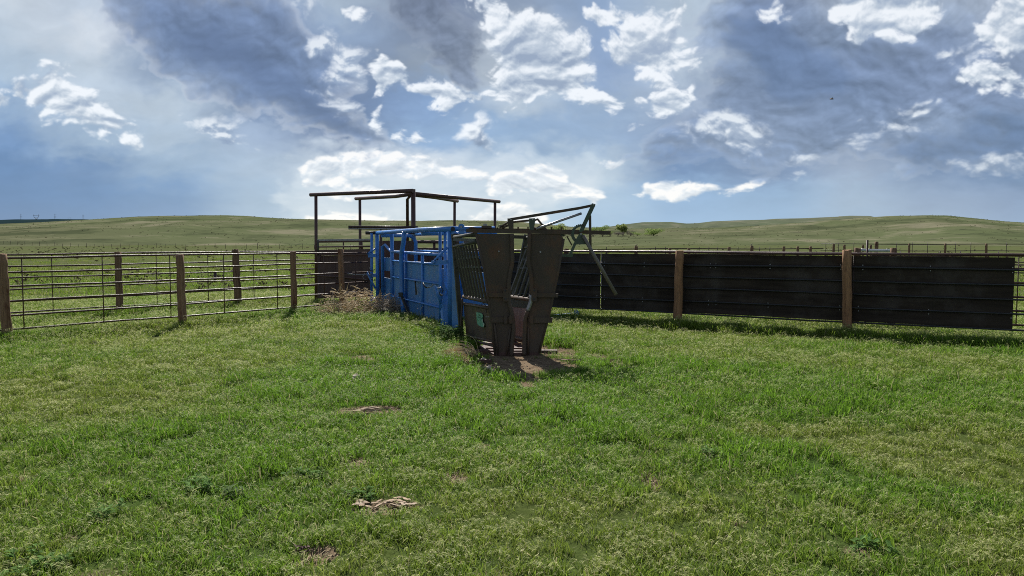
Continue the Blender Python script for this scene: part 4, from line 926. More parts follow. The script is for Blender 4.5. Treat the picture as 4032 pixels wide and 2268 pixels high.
# timber under the chute, rocks and scraps in the worn hollow
g1, g2 = P(1874, 1396, 11.98), P(2194, 1392, 11.98); g1.z = g2.z = -.012
pk = MB().bar(g1, g2, .12, .09).build('timber', M_plank); tag(pk, 'old dark red timber lying under the foot of the brown chute', 'timber')
pk = MB().bar(G(1880, 1428) + Vector((0, 0, .015)), G(1935, 1425) + Vector((0, 0, .02)), .05, .05).build('timber_scrap', M_plank); tag(pk, 'small red brown timber offcut in the hollow beside the pale stones', 'timber')
def stone(name, c, r, seed, mat, label, cat='stone', group=None, sq=.6, parent=None, sub=2):
    rs = random.Random(seed); m = MB(); n, k = 10, 6
    base = [[None] * n for _ in range(k + 1)]
    rot = rs.uniform(0, 6)
    for i in range(k + 1):
        for j in range(n):
            th = math.pi * i / k; ph = 2 * math.pi * j / n
            d_ = Vector((math.sin(th) * math.cos(ph), math.sin(th) * math.sin(ph), math.cos(th)))
            f = 1 + .55 * mnoise.noise(d_ * 1.6 + Vector((seed, 0, 0))) + .2 * mnoise.noise(d_ * 4 + Vector((seed, 3, 0)))
            q = Vector((d_.x * r[0], d_.y * r[1], d_.z * r[2])) * f
            m.v.append(Vector(c) + Vector((q.x * math.cos(rot) - q.y * math.sin(rot), q.x * math.sin(rot) + q.y * math.cos(rot), q.z)))
    for i in range(k):
        for j in range(n):
            m.f.append((i * n + j, i * n + (j + 1) % n, (i + 1) * n + (j + 1) % n, (i + 1) * n + j)[::-1]); m.sm.append(False); m.mi.append(0)
    o = m.build(name, mat, parent)
    if label: tag(o, label, cat, group)
    return o
for i, (u, v, a, lab) in enumerate([(1904, 1456, .03, 'small white stone, leftmost of those in front of the chute'), (1920, 1460, .055, 'largest pale stone in the shade in front of the chute'), (1926, 1450, .035, 'upright pale stone touching the largest one by the chute'), (1940, 1466, .035, 'roundish pale stone, rightmost in the shaded hollow'),
                                     (1902, 1420, .04, 'flat white stone lying by the red timber offcut'), (1919, 1421, .022, 'little white pebble beside the flat white stone')]):
    g = G(u, v); stone('stone', g + Vector((0, 0, a * .4)), (a, a * .8, a * .7), 60 + i, M_stone, lab, group='pale stones in front of the chute')
for i, (u, v, a, lab) in enumerate([(1400, 1493, .065, 'pale tan stone alone in the grass, nearest the chute of the field stones'), (1388, 1502, .03, 'chip of tan stone beside the lone pale stone in the grass')]):
    g = G(u, v); stone('stone', g + Vector((0, 0, .03)), (a, a * .7, a * .6), 80 + i, M_stone, lab)
# split dry wood and dung scraps
def slab(us_, seed, n, sp, label, mat, name='wood_scrap', group=None, size=(.09, .02, .012), turn=.35):
    rs = random.Random(seed); c = G(*us_); m = MB()
    for i in range(n):
        p_ = c + Vector((rs.uniform(-sp[0], sp[0]), rs.uniform(-sp[1], sp[1]), rs.uniform(.012, .03))); a = rs.uniform(-turn, turn)
        l = size[0] * rs.uniform(.5, 1.3); w_ = size[1] * rs.uniform(.6, 1.4)
        x = Vector((math.cos(a), math.sin(a), rs.uniform(-.12, .12))) * l; y = Vector((-math.sin(a), math.cos(a), rs.uniform(-.2, .2))) * w_
        k_ = rs.randint(5, 7); rim = []
        for q in range(k_):
            b_ = 6.283 * q / k_ + rs.uniform(-.3, .3); f_ = rs.uniform(.6, 1.15); rim.append(p_ + x * math.cos(b_) * f_ + y * math.sin(b_) * f_ + Vector((0, 0, rs.uniform(-.004, .004))))
        m.prism(rim, (0, 0, size[2] * rs.uniform(.5, 1.3)))
    o = m.build(name, mat); tag(o, label, 'wood', group); return o
slab((1440, 1622), 3, 9, (.20, .03), 'long weathered splinter of wood on the upper bare earth strip', M_dry, size=(.16, .018, .012))
slab((1520, 1990), 5, 34, (.20, .07), 'flaky broken pieces of tan wood in the lower bare patch', M_dry, name='broken_board', size=(.045, .018, .003), turn=1.2)
slab((2290, 1425), 7, 10, (.35, .03), 'thin bleached stick lying in the grass right of the chute', M_dry, name='stick', size=(.22, .008, .008))
slab((2080, 1372), 9, 7, (.06, .05), 'pale scrap of wood on the chute floor between the gate doors', M_dry, name='wood_chip', size=(.05, .012, .01))
slab((1185, 2175), 11, 12, (.045, .03), 'dark splinters at the left end of the nearest bare patch', M_plank, name='bark_scrap', size=(.03, .006, .005), turn=1.2)

# blue gate part lying in the grass
q = G(2230, 1242)
bl = thing('gate_latch', (q.x, q.y, 0), 'blue steel gate latch lying in the grass right of the chute', 'latch')
ga = G(2178, 1249) + Vector((0, 0, .04)); gb = G(2258, 1242) + Vector((0, 0, .05))
MB().bar(ga, gb, .05, .03).build('arm', M_blue, bl)
gc = G(2258, 1243)
MB().prism([gc + Vector((x, 0, z)) for x, z in ((0, .0), (.12, 0), (.13, .09), (.10, .13), (.085, .09), (.065, .16), (.05, .11), (.03, .12), (0, .06))], (0, .04, 0)).build('claw', M_blue, bl)
# ------------------------------------------------------------------ dead weeds
def weed_ball(name, c, rx, ry, rz, n, seed, label, cat, dens=1.0, mat=None, r0=.0060, group=None):
    rs = random.Random(seed); m = MB(); c = Vector(c)
    for i in range(n):
        th = rs.uniform(0, 2 * math.pi); k = rs.random() ** .55; h = rs.random() ** 1.5
        p = c + Vector((math.cos(th) * rx * k, math.sin(th) * ry * k, .02 + rz * h * (1 - .75 * k * k)))
        d = Vector((rs.uniform(-1, 1), rs.uniform(-1, 1), rs.uniform(-.25, .55))).normalized(); pts = [p]
        L = rs.uniform(.10, .34); seg = 5; bend = Vector((rs.uniform(-1, 1), rs.uniform(-1, 1), rs.uniform(-.9, .5))) * .45
        for s_ in range(seg):
            d = (d + bend * (1.4 / seg) + Vector((rs.uniform(-.3, .3), rs.uniform(-.3, .3), rs.uniform(-.3, .3)))).normalized(); p = p + d * L / seg
            if p.z < .01: p.z = .01
            pts.append(p.copy())
        r = r0 * rs.uniform(.5, 1.5); m.tube(pts, [r, r, r * .9, r * .8, r * .6, r * .3], 4, False)
        if rs.random() < .5:
            q = pts[3]; e = (d + Vector((rs.uniform(-1, 1), rs.uniform(-1, 1), rs.uniform(-.3, .8)))).normalized(); m.tube([q, q + e * L * .25, q + e * L * .4 + Vector((0, 0, -.02))], [r * .6, r * .5, r * .2], 3, False)
    o = m.build(name, mat or M_straw)
    tag(o, label, cat, group); return o
w0 = G(1372, 1248)
weed_ball('tumbleweed_heap', (w0.x + .04, w0.y + .62, 0), .95, .48, .66, 900, 3, 'big tangled heap of pale tan tumbleweed piled against the fence post beside the blue cage', 'tumbleweed')
w1 = G(1530, 1245); weed_ball('tumbleweed', (w1.x - .02, w1.y + .35, .06), .34, .30, .36, 330, 4, 'small grey round tumbleweed caught under the blue cage', 'tumbleweed', mat=pbr('grey_stems', (.24, .20, .16), .85, 0, (.36, .31, .26), 9, .8))
def bunch(name, c, n, h, spread, mat, seed, label, lean=(0, 0), cat='grass tuft', r=.002, droop=.6):
    rs = random.Random(seed); m = MB(); c = Vector(c)
    for i in range(n):
        a = rs.uniform(0, 2 * math.pi); k = rs.random() ** .6
        p = c + Vector((math.cos(a), math.sin(a), 0)) * spread * .25 * k; L = h * rs.uniform(.6, 1.25)
        d = Vector((math.cos(a) * .5 * k + lean[0] * rs.uniform(.4, 1.3), math.sin(a) * .4 * k + lean[1], 1)).normalized(); pts = [p.copy()]
        for s_ in range(6):
            d = (d + Vector((d.x * .35, d.y * .35, -droop * .3 * (s_ + 1) / 3))).normalized(); p = p + d * L / 6; p.z = max(p.z, .01); pts.append(p.copy())
        rr = r * rs.uniform(.6, 1.3); m.tube(pts, [rr, rr, rr, rr * .8, rr * .6, rr * .4, rr * .2], 3, False)
    return tag(m.build(name, mat), label, cat)
c = G(1858, 1402); bunch('dry_bunchgrass', c, 130, .46, .5, M_straw, 6, 'drooping clump of dry golden bunchgrass at the left foot of the chute', (-1.0, -.3), r=.0046)
c = G(1835, 1432); bunch('dry_bunchgrass', c, 80, .30, .4, M_straw, 7, 'shorter tan grass clump in front of the golden bunchgrass', (-.6, -.2), r=.0042)
def weed(name, c, h, n, seed, label, mat_leaf, stems=3, leaf=.05, spread=.08, cat='weed', group=None):
    rs = random.Random(seed); t = thing(name, c, label, cat, group); c = Vector(c)
    st_, lf = MB(), MB()
    for k in range(stems):
        a = rs.uniform(0, 2 * math.pi); p = c + Vector((math.cos(a), math.sin(a), 0)) * spread * rs.random(); top = p + Vector((rs.uniform(-.25, .25) * h, rs.uniform(-.25, .25) * h, h * rs.uniform(.7, 1.1)))
        mid = p.lerp(top, .5) + Vector((rs.uniform(-.03, .03), 0, 0)); st_.tube([p, mid, top], [.004, .003, .0015], 5, False)
        for i in range(n):
            q = p.lerp(top, rs.uniform(.12, 1)); b = rs.uniform(0, 2 * math.pi); d = Vector((math.cos(b), math.sin(b), rs.uniform(.1, .8))).normalized(); L = leaf * rs.uniform(.6, 1.3)
            s_ = d.cross(Vector((0, 0, 1))).normalized() * L * .24
            lf.quad(q, q + d * L * .5 + s_, q + d * L + Vector((0, 0, -L * .2)), q + d * L * .5 - s_)
    st_.build('stem', M_stem, t); lf.build('leaf_cluster', mat_leaf, t); return t

# ------------------------------------------------------------------ foliage materials
def mat_leaf(name, a, b, tr=.35, var=3.0, spec=.08):
    m = bpy.data.materials.new(name); m.use_nodes = True; n = NT(m.node_tree); n.n.remove(n.n['Principled BSDF'])
    pos = n.node('ShaderNodeNewGeometry').outputs['Position']
    col = n.mix(n.mapr(n.noise(pos, var, 5, .7), .3, .7), a, b)
    d = n.node('ShaderNodeBsdfPrincipled'); n.put(d.inputs['Base Color'], col); d.inputs['Roughness'].default_value = .8; d.inputs['Specular IOR Level'].default_value = spec
    t = n.node('ShaderNodeBsdfTranslucent'); n.put(t.inputs[0], col); mx = n.node('ShaderNodeMixShader'); mx.inputs[0].default_value = tr
    n.l.new(d.outputs[0], mx.inputs[1]); n.l.new(t.outputs[0], mx.inputs[2]); n.l.new(mx.outputs[0], n.n['Material Output'].inputs[0]); return m
ML_weed = mat_leaf('weed_leaf', (.10, .17, .05), (.20, .27, .12), .4, 30)
ML_pale = mat_leaf('pale_leaf', (.09, .19, .04), (.17, .28, .08), .35, 30)
ML_dark = mat_leaf('dark_weed_leaf', (.05, .11, .03), (.10, .17, .05), .4, 20)
ML_tree = mat_leaf('spring_leaf', (.22, .27, .08), (.34, .38, .14), .5, .5)
ML_tree2 = mat_leaf('fresh_leaf', (.18, .26, .07), (.28, .36, .11), .5, .5)
ML_twig = mat_leaf('bare_twigs', (.15, .135, .11), (.24, .21, .165), .2, .5)
weed('leafy_weed', G(1722, 1322), .34, 12, 1, 'grey green thistle stalk standing before the right end of the blue cage', ML_pale, 3, .07, .10)
weed('leafy_weed', G(1775, 1352), .30, 34, 2, 'dark bushy weed clump in the corner between blue cage and brown chute', ML_dark, 16, .07, .28)
weed('leafy_weed', G(1805, 1335), .26, 24, 12, 'second dark weed clump, right against the rear of the chute', ML_dark, 10, .06, .2)
weed('leafy_weed', G(1655, 1178 + 92), .42, 3, 3, 'thin pale dry weed stalk in front of the blue cage side', M_straw, 5, .05, .15)
weed('leafy_weed', G(2135, 1408), .42, 0, 4, 'bare grey stalk rising beside the right gate door', M_straw, 2, .04, .04)
for i, (u, v, lab) in enumerate([(830, 1935, 'broad leafed pale green weed, left of the middle foreground'), (905, 1965, 'bright green leafy weed right next to the pale one in the left foreground'), (1185, 1880, 'pale green weed rosette above the broken tan boards'), (1440, 1958, 'small blue green weed at the left end of the broken boards'),
                                 (3440, 2170, 'pale green weed in the bare spot at the lower right'), (260, 2225, 'silvery leafed weed in the bottom left corner'), (120, 2240, 'silvery weed at the very bottom left edge'), (2780, 1795, 'low round leafed weed in the grass right of centre'), (420, 2035, 'small white green weed in the left foreground'), (760, 1915, 'leafy weed patch left of the broad pale one')]):
    g = G(u, v); weed('low_weed', (g.x, g.y, .0), .07, 12, 30 + i, lab, ML_pale if i != 1 else ML_weed, 7, .05, .16, group='low leafy weeds in the turf')

# ------------------------------------------------------------------ trees and brush at the foot of the hills
def at_hill(u, v):              # where the sight line through (u, v) first meets the terrain
    az = math.atan((u - U0) / F)
    ds_ = np.geomspace(60, 1150, 500); x = ds_ * (u - U0) / F; z = gz(x, ds_)
    vv = VH - (z - EYE) * F / ds_
    k = np.where(vv <= v)[0]; k = k[0] if len(k) else len(ds_) - 1
    return Vector((x[k], ds_[k], z[k]))
def tree(name, u, v, w, h, leaf, trunk, seed, label, n=900, group=None, ls=.5):
    b = at_hill(u, v); rs = random.Random(seed); D = b.y; Wd, H = W(w * 1.3, D), W(h * 1.28, D)
    t = thing(name, b, label, 'tree' if h > 24 else 'bush', group); tk, cr = MB(), MB()
    tips = []
    for i in range(5):
        a = rs.uniform(0, 6.28); top = b + Vector((math.cos(a) * Wd * .28, math.sin(a) * Wd * .28, H * rs.uniform(.5, .85))); mid = b + Vector((math.cos(a) * Wd * .08, 0, H * .35))
        tk.tube([b - Vector((0, 0, .3)), mid, top], [H * .035, H * .025, H * .008], 6, False); tips.append(top)
    for k in range(9):          # clumps
        c_ = rs.choice(tips).lerp(b + Vector((0, 0, H * (.6 if h > 27 else .3))), rs.random() * (.5 if h > 27 else .85)) + Vector((rs.uniform(-.2, .2) * Wd, rs.uniform(-.2, .2) * Wd, rs.uniform(-.12, .18) * H))
        rx = Wd * rs.uniform(.20, .34); rz = H * rs.uniform(.18, .32)
        for i in range(n // 5):
            d = Vector((rs.gauss(0, 1), rs.gauss(0, 1), rs.gauss(0, 1))); d = d.normalized() * rs.random() ** .45
            p = c_ + Vector((d.x * rx, d.y * rx, d.z * rz))
            if p.z < b.z + H * .06: continue
            x = Vector((rs.uniform(-1, 1), rs.uniform(-1, 1), rs.uniform(-1, 1))).normalized(); y = x.orthogonal().normalized(); s_ = H * .045 * ls * 2 * rs.uniform(.6, 1.5)
            cr.quad(p - x * s_, p + y * s_ * .7, p + x * s_, p - y * s_ * .7)
    tk.build('trunk', trunk, t); cr.build('crown', leaf, t); return t
tree('cottonwood_tree', 2452, 928, 38, 34, ML_tree, M_bark, 1, 'rounded yellow green tree standing tallest in the brush below the hills', 1500)
tree('leafy_bush', 2572, 928, 52, 22, ML_tree2, M_bark, 2, 'wide bright green bush to the right of the brush line', 1400, ls=.6)
tree('leafy_bush', 2355, 922, 60, 24, ML_tree2, M_bark, 3, 'low green treetop just right of the chute lever', 1200, ls=.6)
tree('leafy_bush', 2190, 926, 60, 30, ML_tree, M_bark, 4, 'green tree seen between the chute lugs and the lever plate', 1200, ls=.6)
for i, (u, v, w, h, lab) in enumerate([(2290, 930, 40, 20, 'grey brown brush thicket right behind the ratchet'), (2335, 932, 34, 20, 'grey brown brush left end of the line right of the lever'), (2372, 931, 34, 19, 'grey brush under the low green treetop'), (2402, 930, 30, 18, 'grey brush just left of the yellow green tree'), (2432, 930, 30, 17, 'short grey brush in front of the yellow green tree'),
                                       (2482, 929, 30, 18, 'grey brush directly right of the yellow green tree'), (2508, 929, 26, 15, 'last grey brush at the right end of the thicket'), (2246, 929, 34, 20, 'grey brush seen just over the right gate door'), (2205, 930, 34, 20, 'grey brush behind the top beam of the chute'), (2540, 928, 22, 9, 'tiny low shrub before the wide green bush')]):
    tree('brush', u, v, w * 1.45, h, ML_twig if i % 3 else ML_tree2, M_bark, 40 + i, lab, 500, 'grey brush at the foot of the hills')

# scattered sage and dead clumps out on the pasture
def scrub():
    m = MB(); rs = random.Random(8); k = 0
    for i in range(11000):
        d = math.exp(rs.uniform(math.log(27), math.log(240))) if i < 4600 else math.exp(rs.uniform(math.log(240), math.log(1080))); u = rs.uniform(-200, 4300)
        if i < 4600 and u > 1300 and rs.random() < .75: continue
        x = (u - U0) / F * d; nn = float(vnoise(np.array([x * .03 + 5]), np.array([d * .05]), 3)[0])
        if rs.random() > nn * 1.5 - .2: continue
        z = float(gz(x, d)); s_ = rs.uniform(.10, .30) * (.7 + d / 300) * (1 if d < 240 else rs.uniform(.4, 1.1))
        for j in range(9):
            a = rs.uniform(0, 6.28); dd = Vector((math.cos(a), math.sin(a), rs.uniform(.3, 1.1))).normalized()
            p = Vector((x, d, z)) + Vector((rs.uniform(-.5, .5), rs.uniform(-.5, .5), 0)) * s_; q = dd.cross(Vector((0, 0, 1))).normalized() * s_ * .16
            m.quad(p - q, p + dd * s_ * .6 - q * 1.3, p + dd * s_, p + dd * s_ * .55 + q)
    o = m.build('scrub', mat_leaf('sage', (.065, .056, .036), (.10, .078, .054), .05, .05, 0)); solid(o, 'stuff'); o['label'] = 'scattered dead brown clumps and sage over the far pasture'; return o
scrub()

# rocks on the ridges
def outcrop(u, v, w, h, D, table, seed, label, name='rock_outcrop'):
    rs = random.Random(seed); az = math.atan((u - U0) / F)
    m = MB(); b = P(u, v + h * .4, D)
    t = thing(name, b, label, 'rocks', 'pale rock outcrops on the right ridge')
    for i in range(6):
        uu = u + rs.uniform(-.5, .5) * w; vv = v + h * rs.uniform(.1, .5); s_ = W(w * rs.uniform(.12, .26), D); c_ = P(uu, vv, D + rs.uniform(-8, 8))
        stone('boulder', c_, (s_, s_, W(h, D) * rs.uniform(.3, .55)), seed * 7 + i, M_rock, None, parent=t)
for i, a in enumerate([(3208, 862, 34, 12, 2200, 'pale rocky knob on the back ridge, left of the flat topped rocks'), (3330, 853, 46, 7, 2250, 'flat rocky cap on the highest point of the back ridge'), (3413, 860, 34, 6, 2150, 'light rock ledge just under the right end of the flat cap'), (2500, 881, 26, 6, 2200, 'small pale rocks near the skyline above the yellow green tree'),
                       (3910, 874, 44, 7, 1120, 'broken pale ledge on the right shoulder of the big hill'), (3085, 892, 18, 4, 1080, 'small pale rock on the near slope left of the knob'), (3945, 881, 22, 5, 1110, 'last pale rocks at the far right of the hill shoulder'), (2740, 879, 16, 3, 2200, 'tiny pale rocks on the skyline left of the knob')]):
    outcrop(a[0], a[1], a[2], a[3], a[4], None, i + 1, a[5])

# power line towers on the distant ridge
Dp = 4200.0
def pole(u, v0, v1, label):
    b = P(u, v1 + 3, Dp); t = thing('power_pole', b, label, 'power pole', 'power line on the left horizon')
    MB().tube([b, P(u, v0, Dp)], .9, 6).build('mast', M_steelfar, t)
    for k in (.15, .4, .6): q = b.lerp(P(u, v0, Dp), 1 - k); MB().tube([q - Vector((5, 0, 0)), q + Vector((7, 0, 0))], .5, 5).build('cross_arm', M_steelfar, t)
pole(82, 842, 865, 'leftmost slim power pole on the dark horizon'); pole(216, 842, 864, 'slim power pole right of the forked tower'); pole(327, 844, 865, 'rightmost slim power pole, just before the green hill')
b = P(143, 866, Dp); tw = thing('forked_tower', b, 'wide forked lattice power tower between two slim poles', 'power tower', 'power line on the left horizon')
for q in ([(143, 866), (133, 852), (133, 844)], [(143, 866), (152, 852), (152, 844)], [(139, 866), (147, 858)], [(147, 866), (139, 858)]): MB().tube([P(u, v, Dp) for u, v in q], .9, 5).build('lattice_leg', M_steelfar, tw)
MB().tube([P(130, 849, Dp), P(155, 849, Dp)], .9, 5).build('cross_arm', M_steelfar, tw); MB().tube([P(133, 856, Dp), P(152, 856, Dp)], .5, 5).build('cross_arm', M_steelfar, tw)
b = P(273, 864, 5200); t2 = thing('forked_tower', b, 'faint smaller tower half hidden on the horizon', 'power tower', 'power line on the left horizon')
MB().tube([P(266, 858, 5200), P(281, 858, 5200)], .7, 5).build('cross_arm', M_steelfar, t2)
for u in (268, 279): MB().tube([P(u, 867, 5200), P(u, 857, 5200)], .5, 5).build('lattice_leg', M_steelfar, t2)

# birds
def bird(p, s_, face, label):
    m = MB(); p = Vector(p); f = Vector((face, .15, 0)).normalized()
    pts = [p + f * x * s_ + Vector((0, 0, z * s_)) for x, z in ((-1.25, .15), (-.7, .35), (-.35, .55), (0, .72), (.35, .95), (.52, 1.22), (.72, 1.30), (.98, 1.24))]
    m.tube(pts, [.05 * s_, .12 * s_, .26 * s_, .34 * s_, .28 * s_, .17 * s_, .17 * s_, .02 * s_], 10)
    o = m.build('bird', M_feather); tag(o, label, 'bird', 'small birds perched on far posts')
    for k in (-.08, .08): MB().tube([p + Vector((k * s_, 0, 0)), p + Vector((k * s_, 0, .5 * s_))], .03 * s_, 5).build('leg', M_black, o)
    MB().prism([pts[1] + Vector((0, -.2 * s_, .02)), pts[2] + Vector((0, -.3 * s_, .1 * s_)), pts[4] + Vector((0, -.26 * s_, 0)), pts[3] + Vector((0, -.36 * s_, -.1 * s_))], (0, .03 * s_, 0)).build('wing', M_feather, o)
d = 42.9; bird(((2504 - U0) / F * d, d, 1.465), .085, 1, 'small brown bird perched on the post right above the chute handle')
d = 44.0; bird(((2957 - U0) / F * d, d, 1.495), .085, 1, 'small brown bird perched on a far post above the middle black boards')
b = P(3275, 390, 70); fl = MB(); s_ = .16
fl.tube([b + Vector((-1.3 * s_, 0, -.1 * s_)), b + Vector((-.4 * s_, 0, 0)), b + Vector((.6 * s_, 0, .02 * s_)), b + Vector((1.4 * s_, 0, .1 * s_))], [.05 * s_, .3 * s_, .28 * s_, .05 * s_], 8)
fo = fl.build('flying_bird', M_feather); tag(fo, 'tiny dark bird flying against the grey clouds on the right', 'bird')
MB().prism([b + Vector((-.3 * s_, 0, .1 * s_)), b + Vector((.5 * s_, 0, .1 * s_)), b + Vector((.2 * s_, -.9 * s_, .7 * s_)), b + Vector((-.5 * s_, -1.8 * s_, .5 * s_))], (0, 0, .05 * s_)).build('wing', M_feather, fo)
MB().prism([b + Vector((-.3 * s_, 0, .1 * s_)), b + Vector((-.6 * s_, 1.6 * s_, .6 * s_)), b + Vector((.2 * s_, .9 * s_, .7 * s_)), b + Vector((.5 * s_, 0, .1 * s_))], (0, 0, .05 * s_)).build('wing', M_feather, fo)

# ------------------------------------------------------------------ grass
def mat_grass(name, seedy=False):
    m = bpy.data.materials.new(name); m.use_nodes = True; n = NT(m.node_tree); n.n.remove(n.n['Principled BSDF'])
    tone = n.attr('tone').outputs['Fac']; lu = n.attr('lush', 'INSTANCER').outputs['Fac']; rn = n.attr('rnd', 'INSTANCER').outputs['Fac']; tip = n.attr('tip').outputs['Fac']
    if not seedy:
        lushc = n.mix(tone, (.074, .170, .012), (.190, .355, .030)); dryc = n.mix(tone, (.116, .176, .018), (.280, .350, .058))
        col = n.mix(n.mapr(lu, .25, .75), dryc, lushc); col = n.mix(n.mul(n.mapr(rn, .0, 1.0), .35), col, (.080, .150, .016))
        col = n.mix(n.mapr(tone, .93, .95, 0, .85), col, (.34, .29, .17))
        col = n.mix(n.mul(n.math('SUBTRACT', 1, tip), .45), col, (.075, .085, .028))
    else:
        col = n.mix(tone, (.32, .39, .12), (.66, .62, .32)); col = n.mix(n.mul(n.mapr(lu, .3, .9), .5), col, (.20, .33, .06))
    d = n.node('ShaderNodeBsdfPrincipled'); n.put(d.inputs['Base Color'], col); d.inputs['Roughness'].default_value = .55; d.inputs['Specular IOR Level'].default_value = .15
    t = n.node('ShaderNodeBsdfTranslucent'); n.put(t.inputs[0], col); mx = n.node('ShaderNodeMixShader'); mx.inputs[0].default_value = .5
    n.l.new(d.outputs[0], mx.inputs[1]); n.l.new(t.outputs[0], mx.inputs[2]); n.l.new(mx.outputs[0], n.n['Material Output'].inputs[0]); return m
MG, MS = mat_grass('grass_blades'), mat_grass('grass_seed_heads', True)
def tuft(seed, nb, rad_, h, w, heads, lean=.5, wind=(0, 0)):
    rs = random.Random(seed); v = []; f = []; tn = []; tp = []; mi = []
    def strip(pts, ws, tone, mat, tips):
        b = len(v); sd_ = Vector((pts[-1].y - pts[0].y, pts[0].x - pts[-1].x, 0))
        a_ = rs.uniform(0, math.pi); sd_ = (sd_.normalized() if sd_.length > 1e-4 else Vector((1, 0, 0))) * .5 + Vector((math.cos(a_), math.sin(a_), 0)); sd_.normalize()
        for p, w_, tt in zip(pts[:-1], ws, tips): v.extend([p - sd_ * w_, p + sd_ * w_]); tn.extend([tone, tone]); tp.extend([tt, tt])
        v.append(pts[-1]); tn.append(tone); tp.append(tips[-1]); k = len(pts) - 1
        for i in range(k - 1): f.append((b + 2 * i, b + 2 * i + 1, b + 2 * i + 3, b + 2 * i + 2)); mi.append(mat)
        f.append((b + 2 * k - 2, b + 2 * k - 1, b + 2 * k)); mi.append(mat)
    for i in range(nb):
        a = rs.uniform(0, 2 * math.pi); r = rad_ * math.sqrt(rs.random()); p = Vector((math.cos(a) * r, math.sin(a) * r, -.01)); b_ = rs.uniform(0, 2 * math.pi)
        hh = h * rs.uniform(.45, 1.2); le = lean * rs.uniform(.15, 1.2) * hh; dx, dy = math.cos(b_) * le + wind[0] * hh, math.sin(b_) * le + wind[1] * hh
        pts = [p, p + Vector((dx * .22, dy * .22, hh * .5)), p + Vector((dx * .62, dy * .62, hh * .85)), p + Vector((dx * 1.15, dy * 1.15, hh * rs.uniform(.8, 1.02)))]
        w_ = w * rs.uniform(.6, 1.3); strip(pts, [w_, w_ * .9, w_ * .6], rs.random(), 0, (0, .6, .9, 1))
    for i in range(heads):
        a = rs.uniform(0, 2 * math.pi); r = rad_ * math.sqrt(rs.random()); p = Vector((math.cos(a) * r, math.sin(a) * r, 0)); b_ = rs.uniform(0, 2 * math.pi); hh = h * rs.uniform(.85, 1.35)
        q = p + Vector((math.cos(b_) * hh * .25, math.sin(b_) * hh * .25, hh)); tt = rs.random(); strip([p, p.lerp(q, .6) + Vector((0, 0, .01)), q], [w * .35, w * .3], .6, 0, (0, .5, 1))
        for j in range(5):
            c_ = b_ + rs.uniform(-.7, .7); L = rs.uniform(.02, .045) * (1 + w * 60); d_ = Vector((math.cos(c_), math.sin(c_), rs.uniform(-.7, .35)))
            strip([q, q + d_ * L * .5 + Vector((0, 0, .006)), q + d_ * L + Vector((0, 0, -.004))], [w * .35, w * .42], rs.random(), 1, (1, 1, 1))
    me = bpy.data.meshes.new('grass_tuft'); me.from_pydata([tuple(x) for x in v], [], f)
    for k, q in (('tone', tn), ('tip', tp)): at = me.attributes.new(k, 'FLOAT', 'POINT'); at.data.foreach_set('value', q)
    me.materials.append(MG); me.materials.append(MS); me.polygons.foreach_set('material_index', mi); me.update()
    return bpy.data.objects.new('grass_tuft', me)
TC = bpy.data.collections.new('grass_tufts')
KINDS = []
def reg(names):
    for o in names: o.name = 'tuft_%02d' % len(KINDS); TC.objects.link(o); KINDS.append(o)
reg([tuft(s, 62, .10, .060, .0027, 1, .9) for s in range(4)])            # 0-3 short green
reg([tuft(10 + s, 50, .10, .058, .0026, 5 + 2 * s, .8) for s in range(4)])       # 4-7 with seed heads
reg([tuft(20 + s, 55, .09, .105, .0030, 1, .6) for s in range(3)])      # 8-10 tall lush
reg([tuft(30 + s, 70, .24, .085, .0050, 12, .8) for s in range(3)])      # 11-13 middle distance
reg([tuft(40 + s, 45, .5, .12, .011, 2, .7) for s in range(3)])          # 14-16 far
reg([tuft(50 + s, 30, .06, .045, .0018, 0, 1.2) for s in range(2)])      # 17-18 sparse
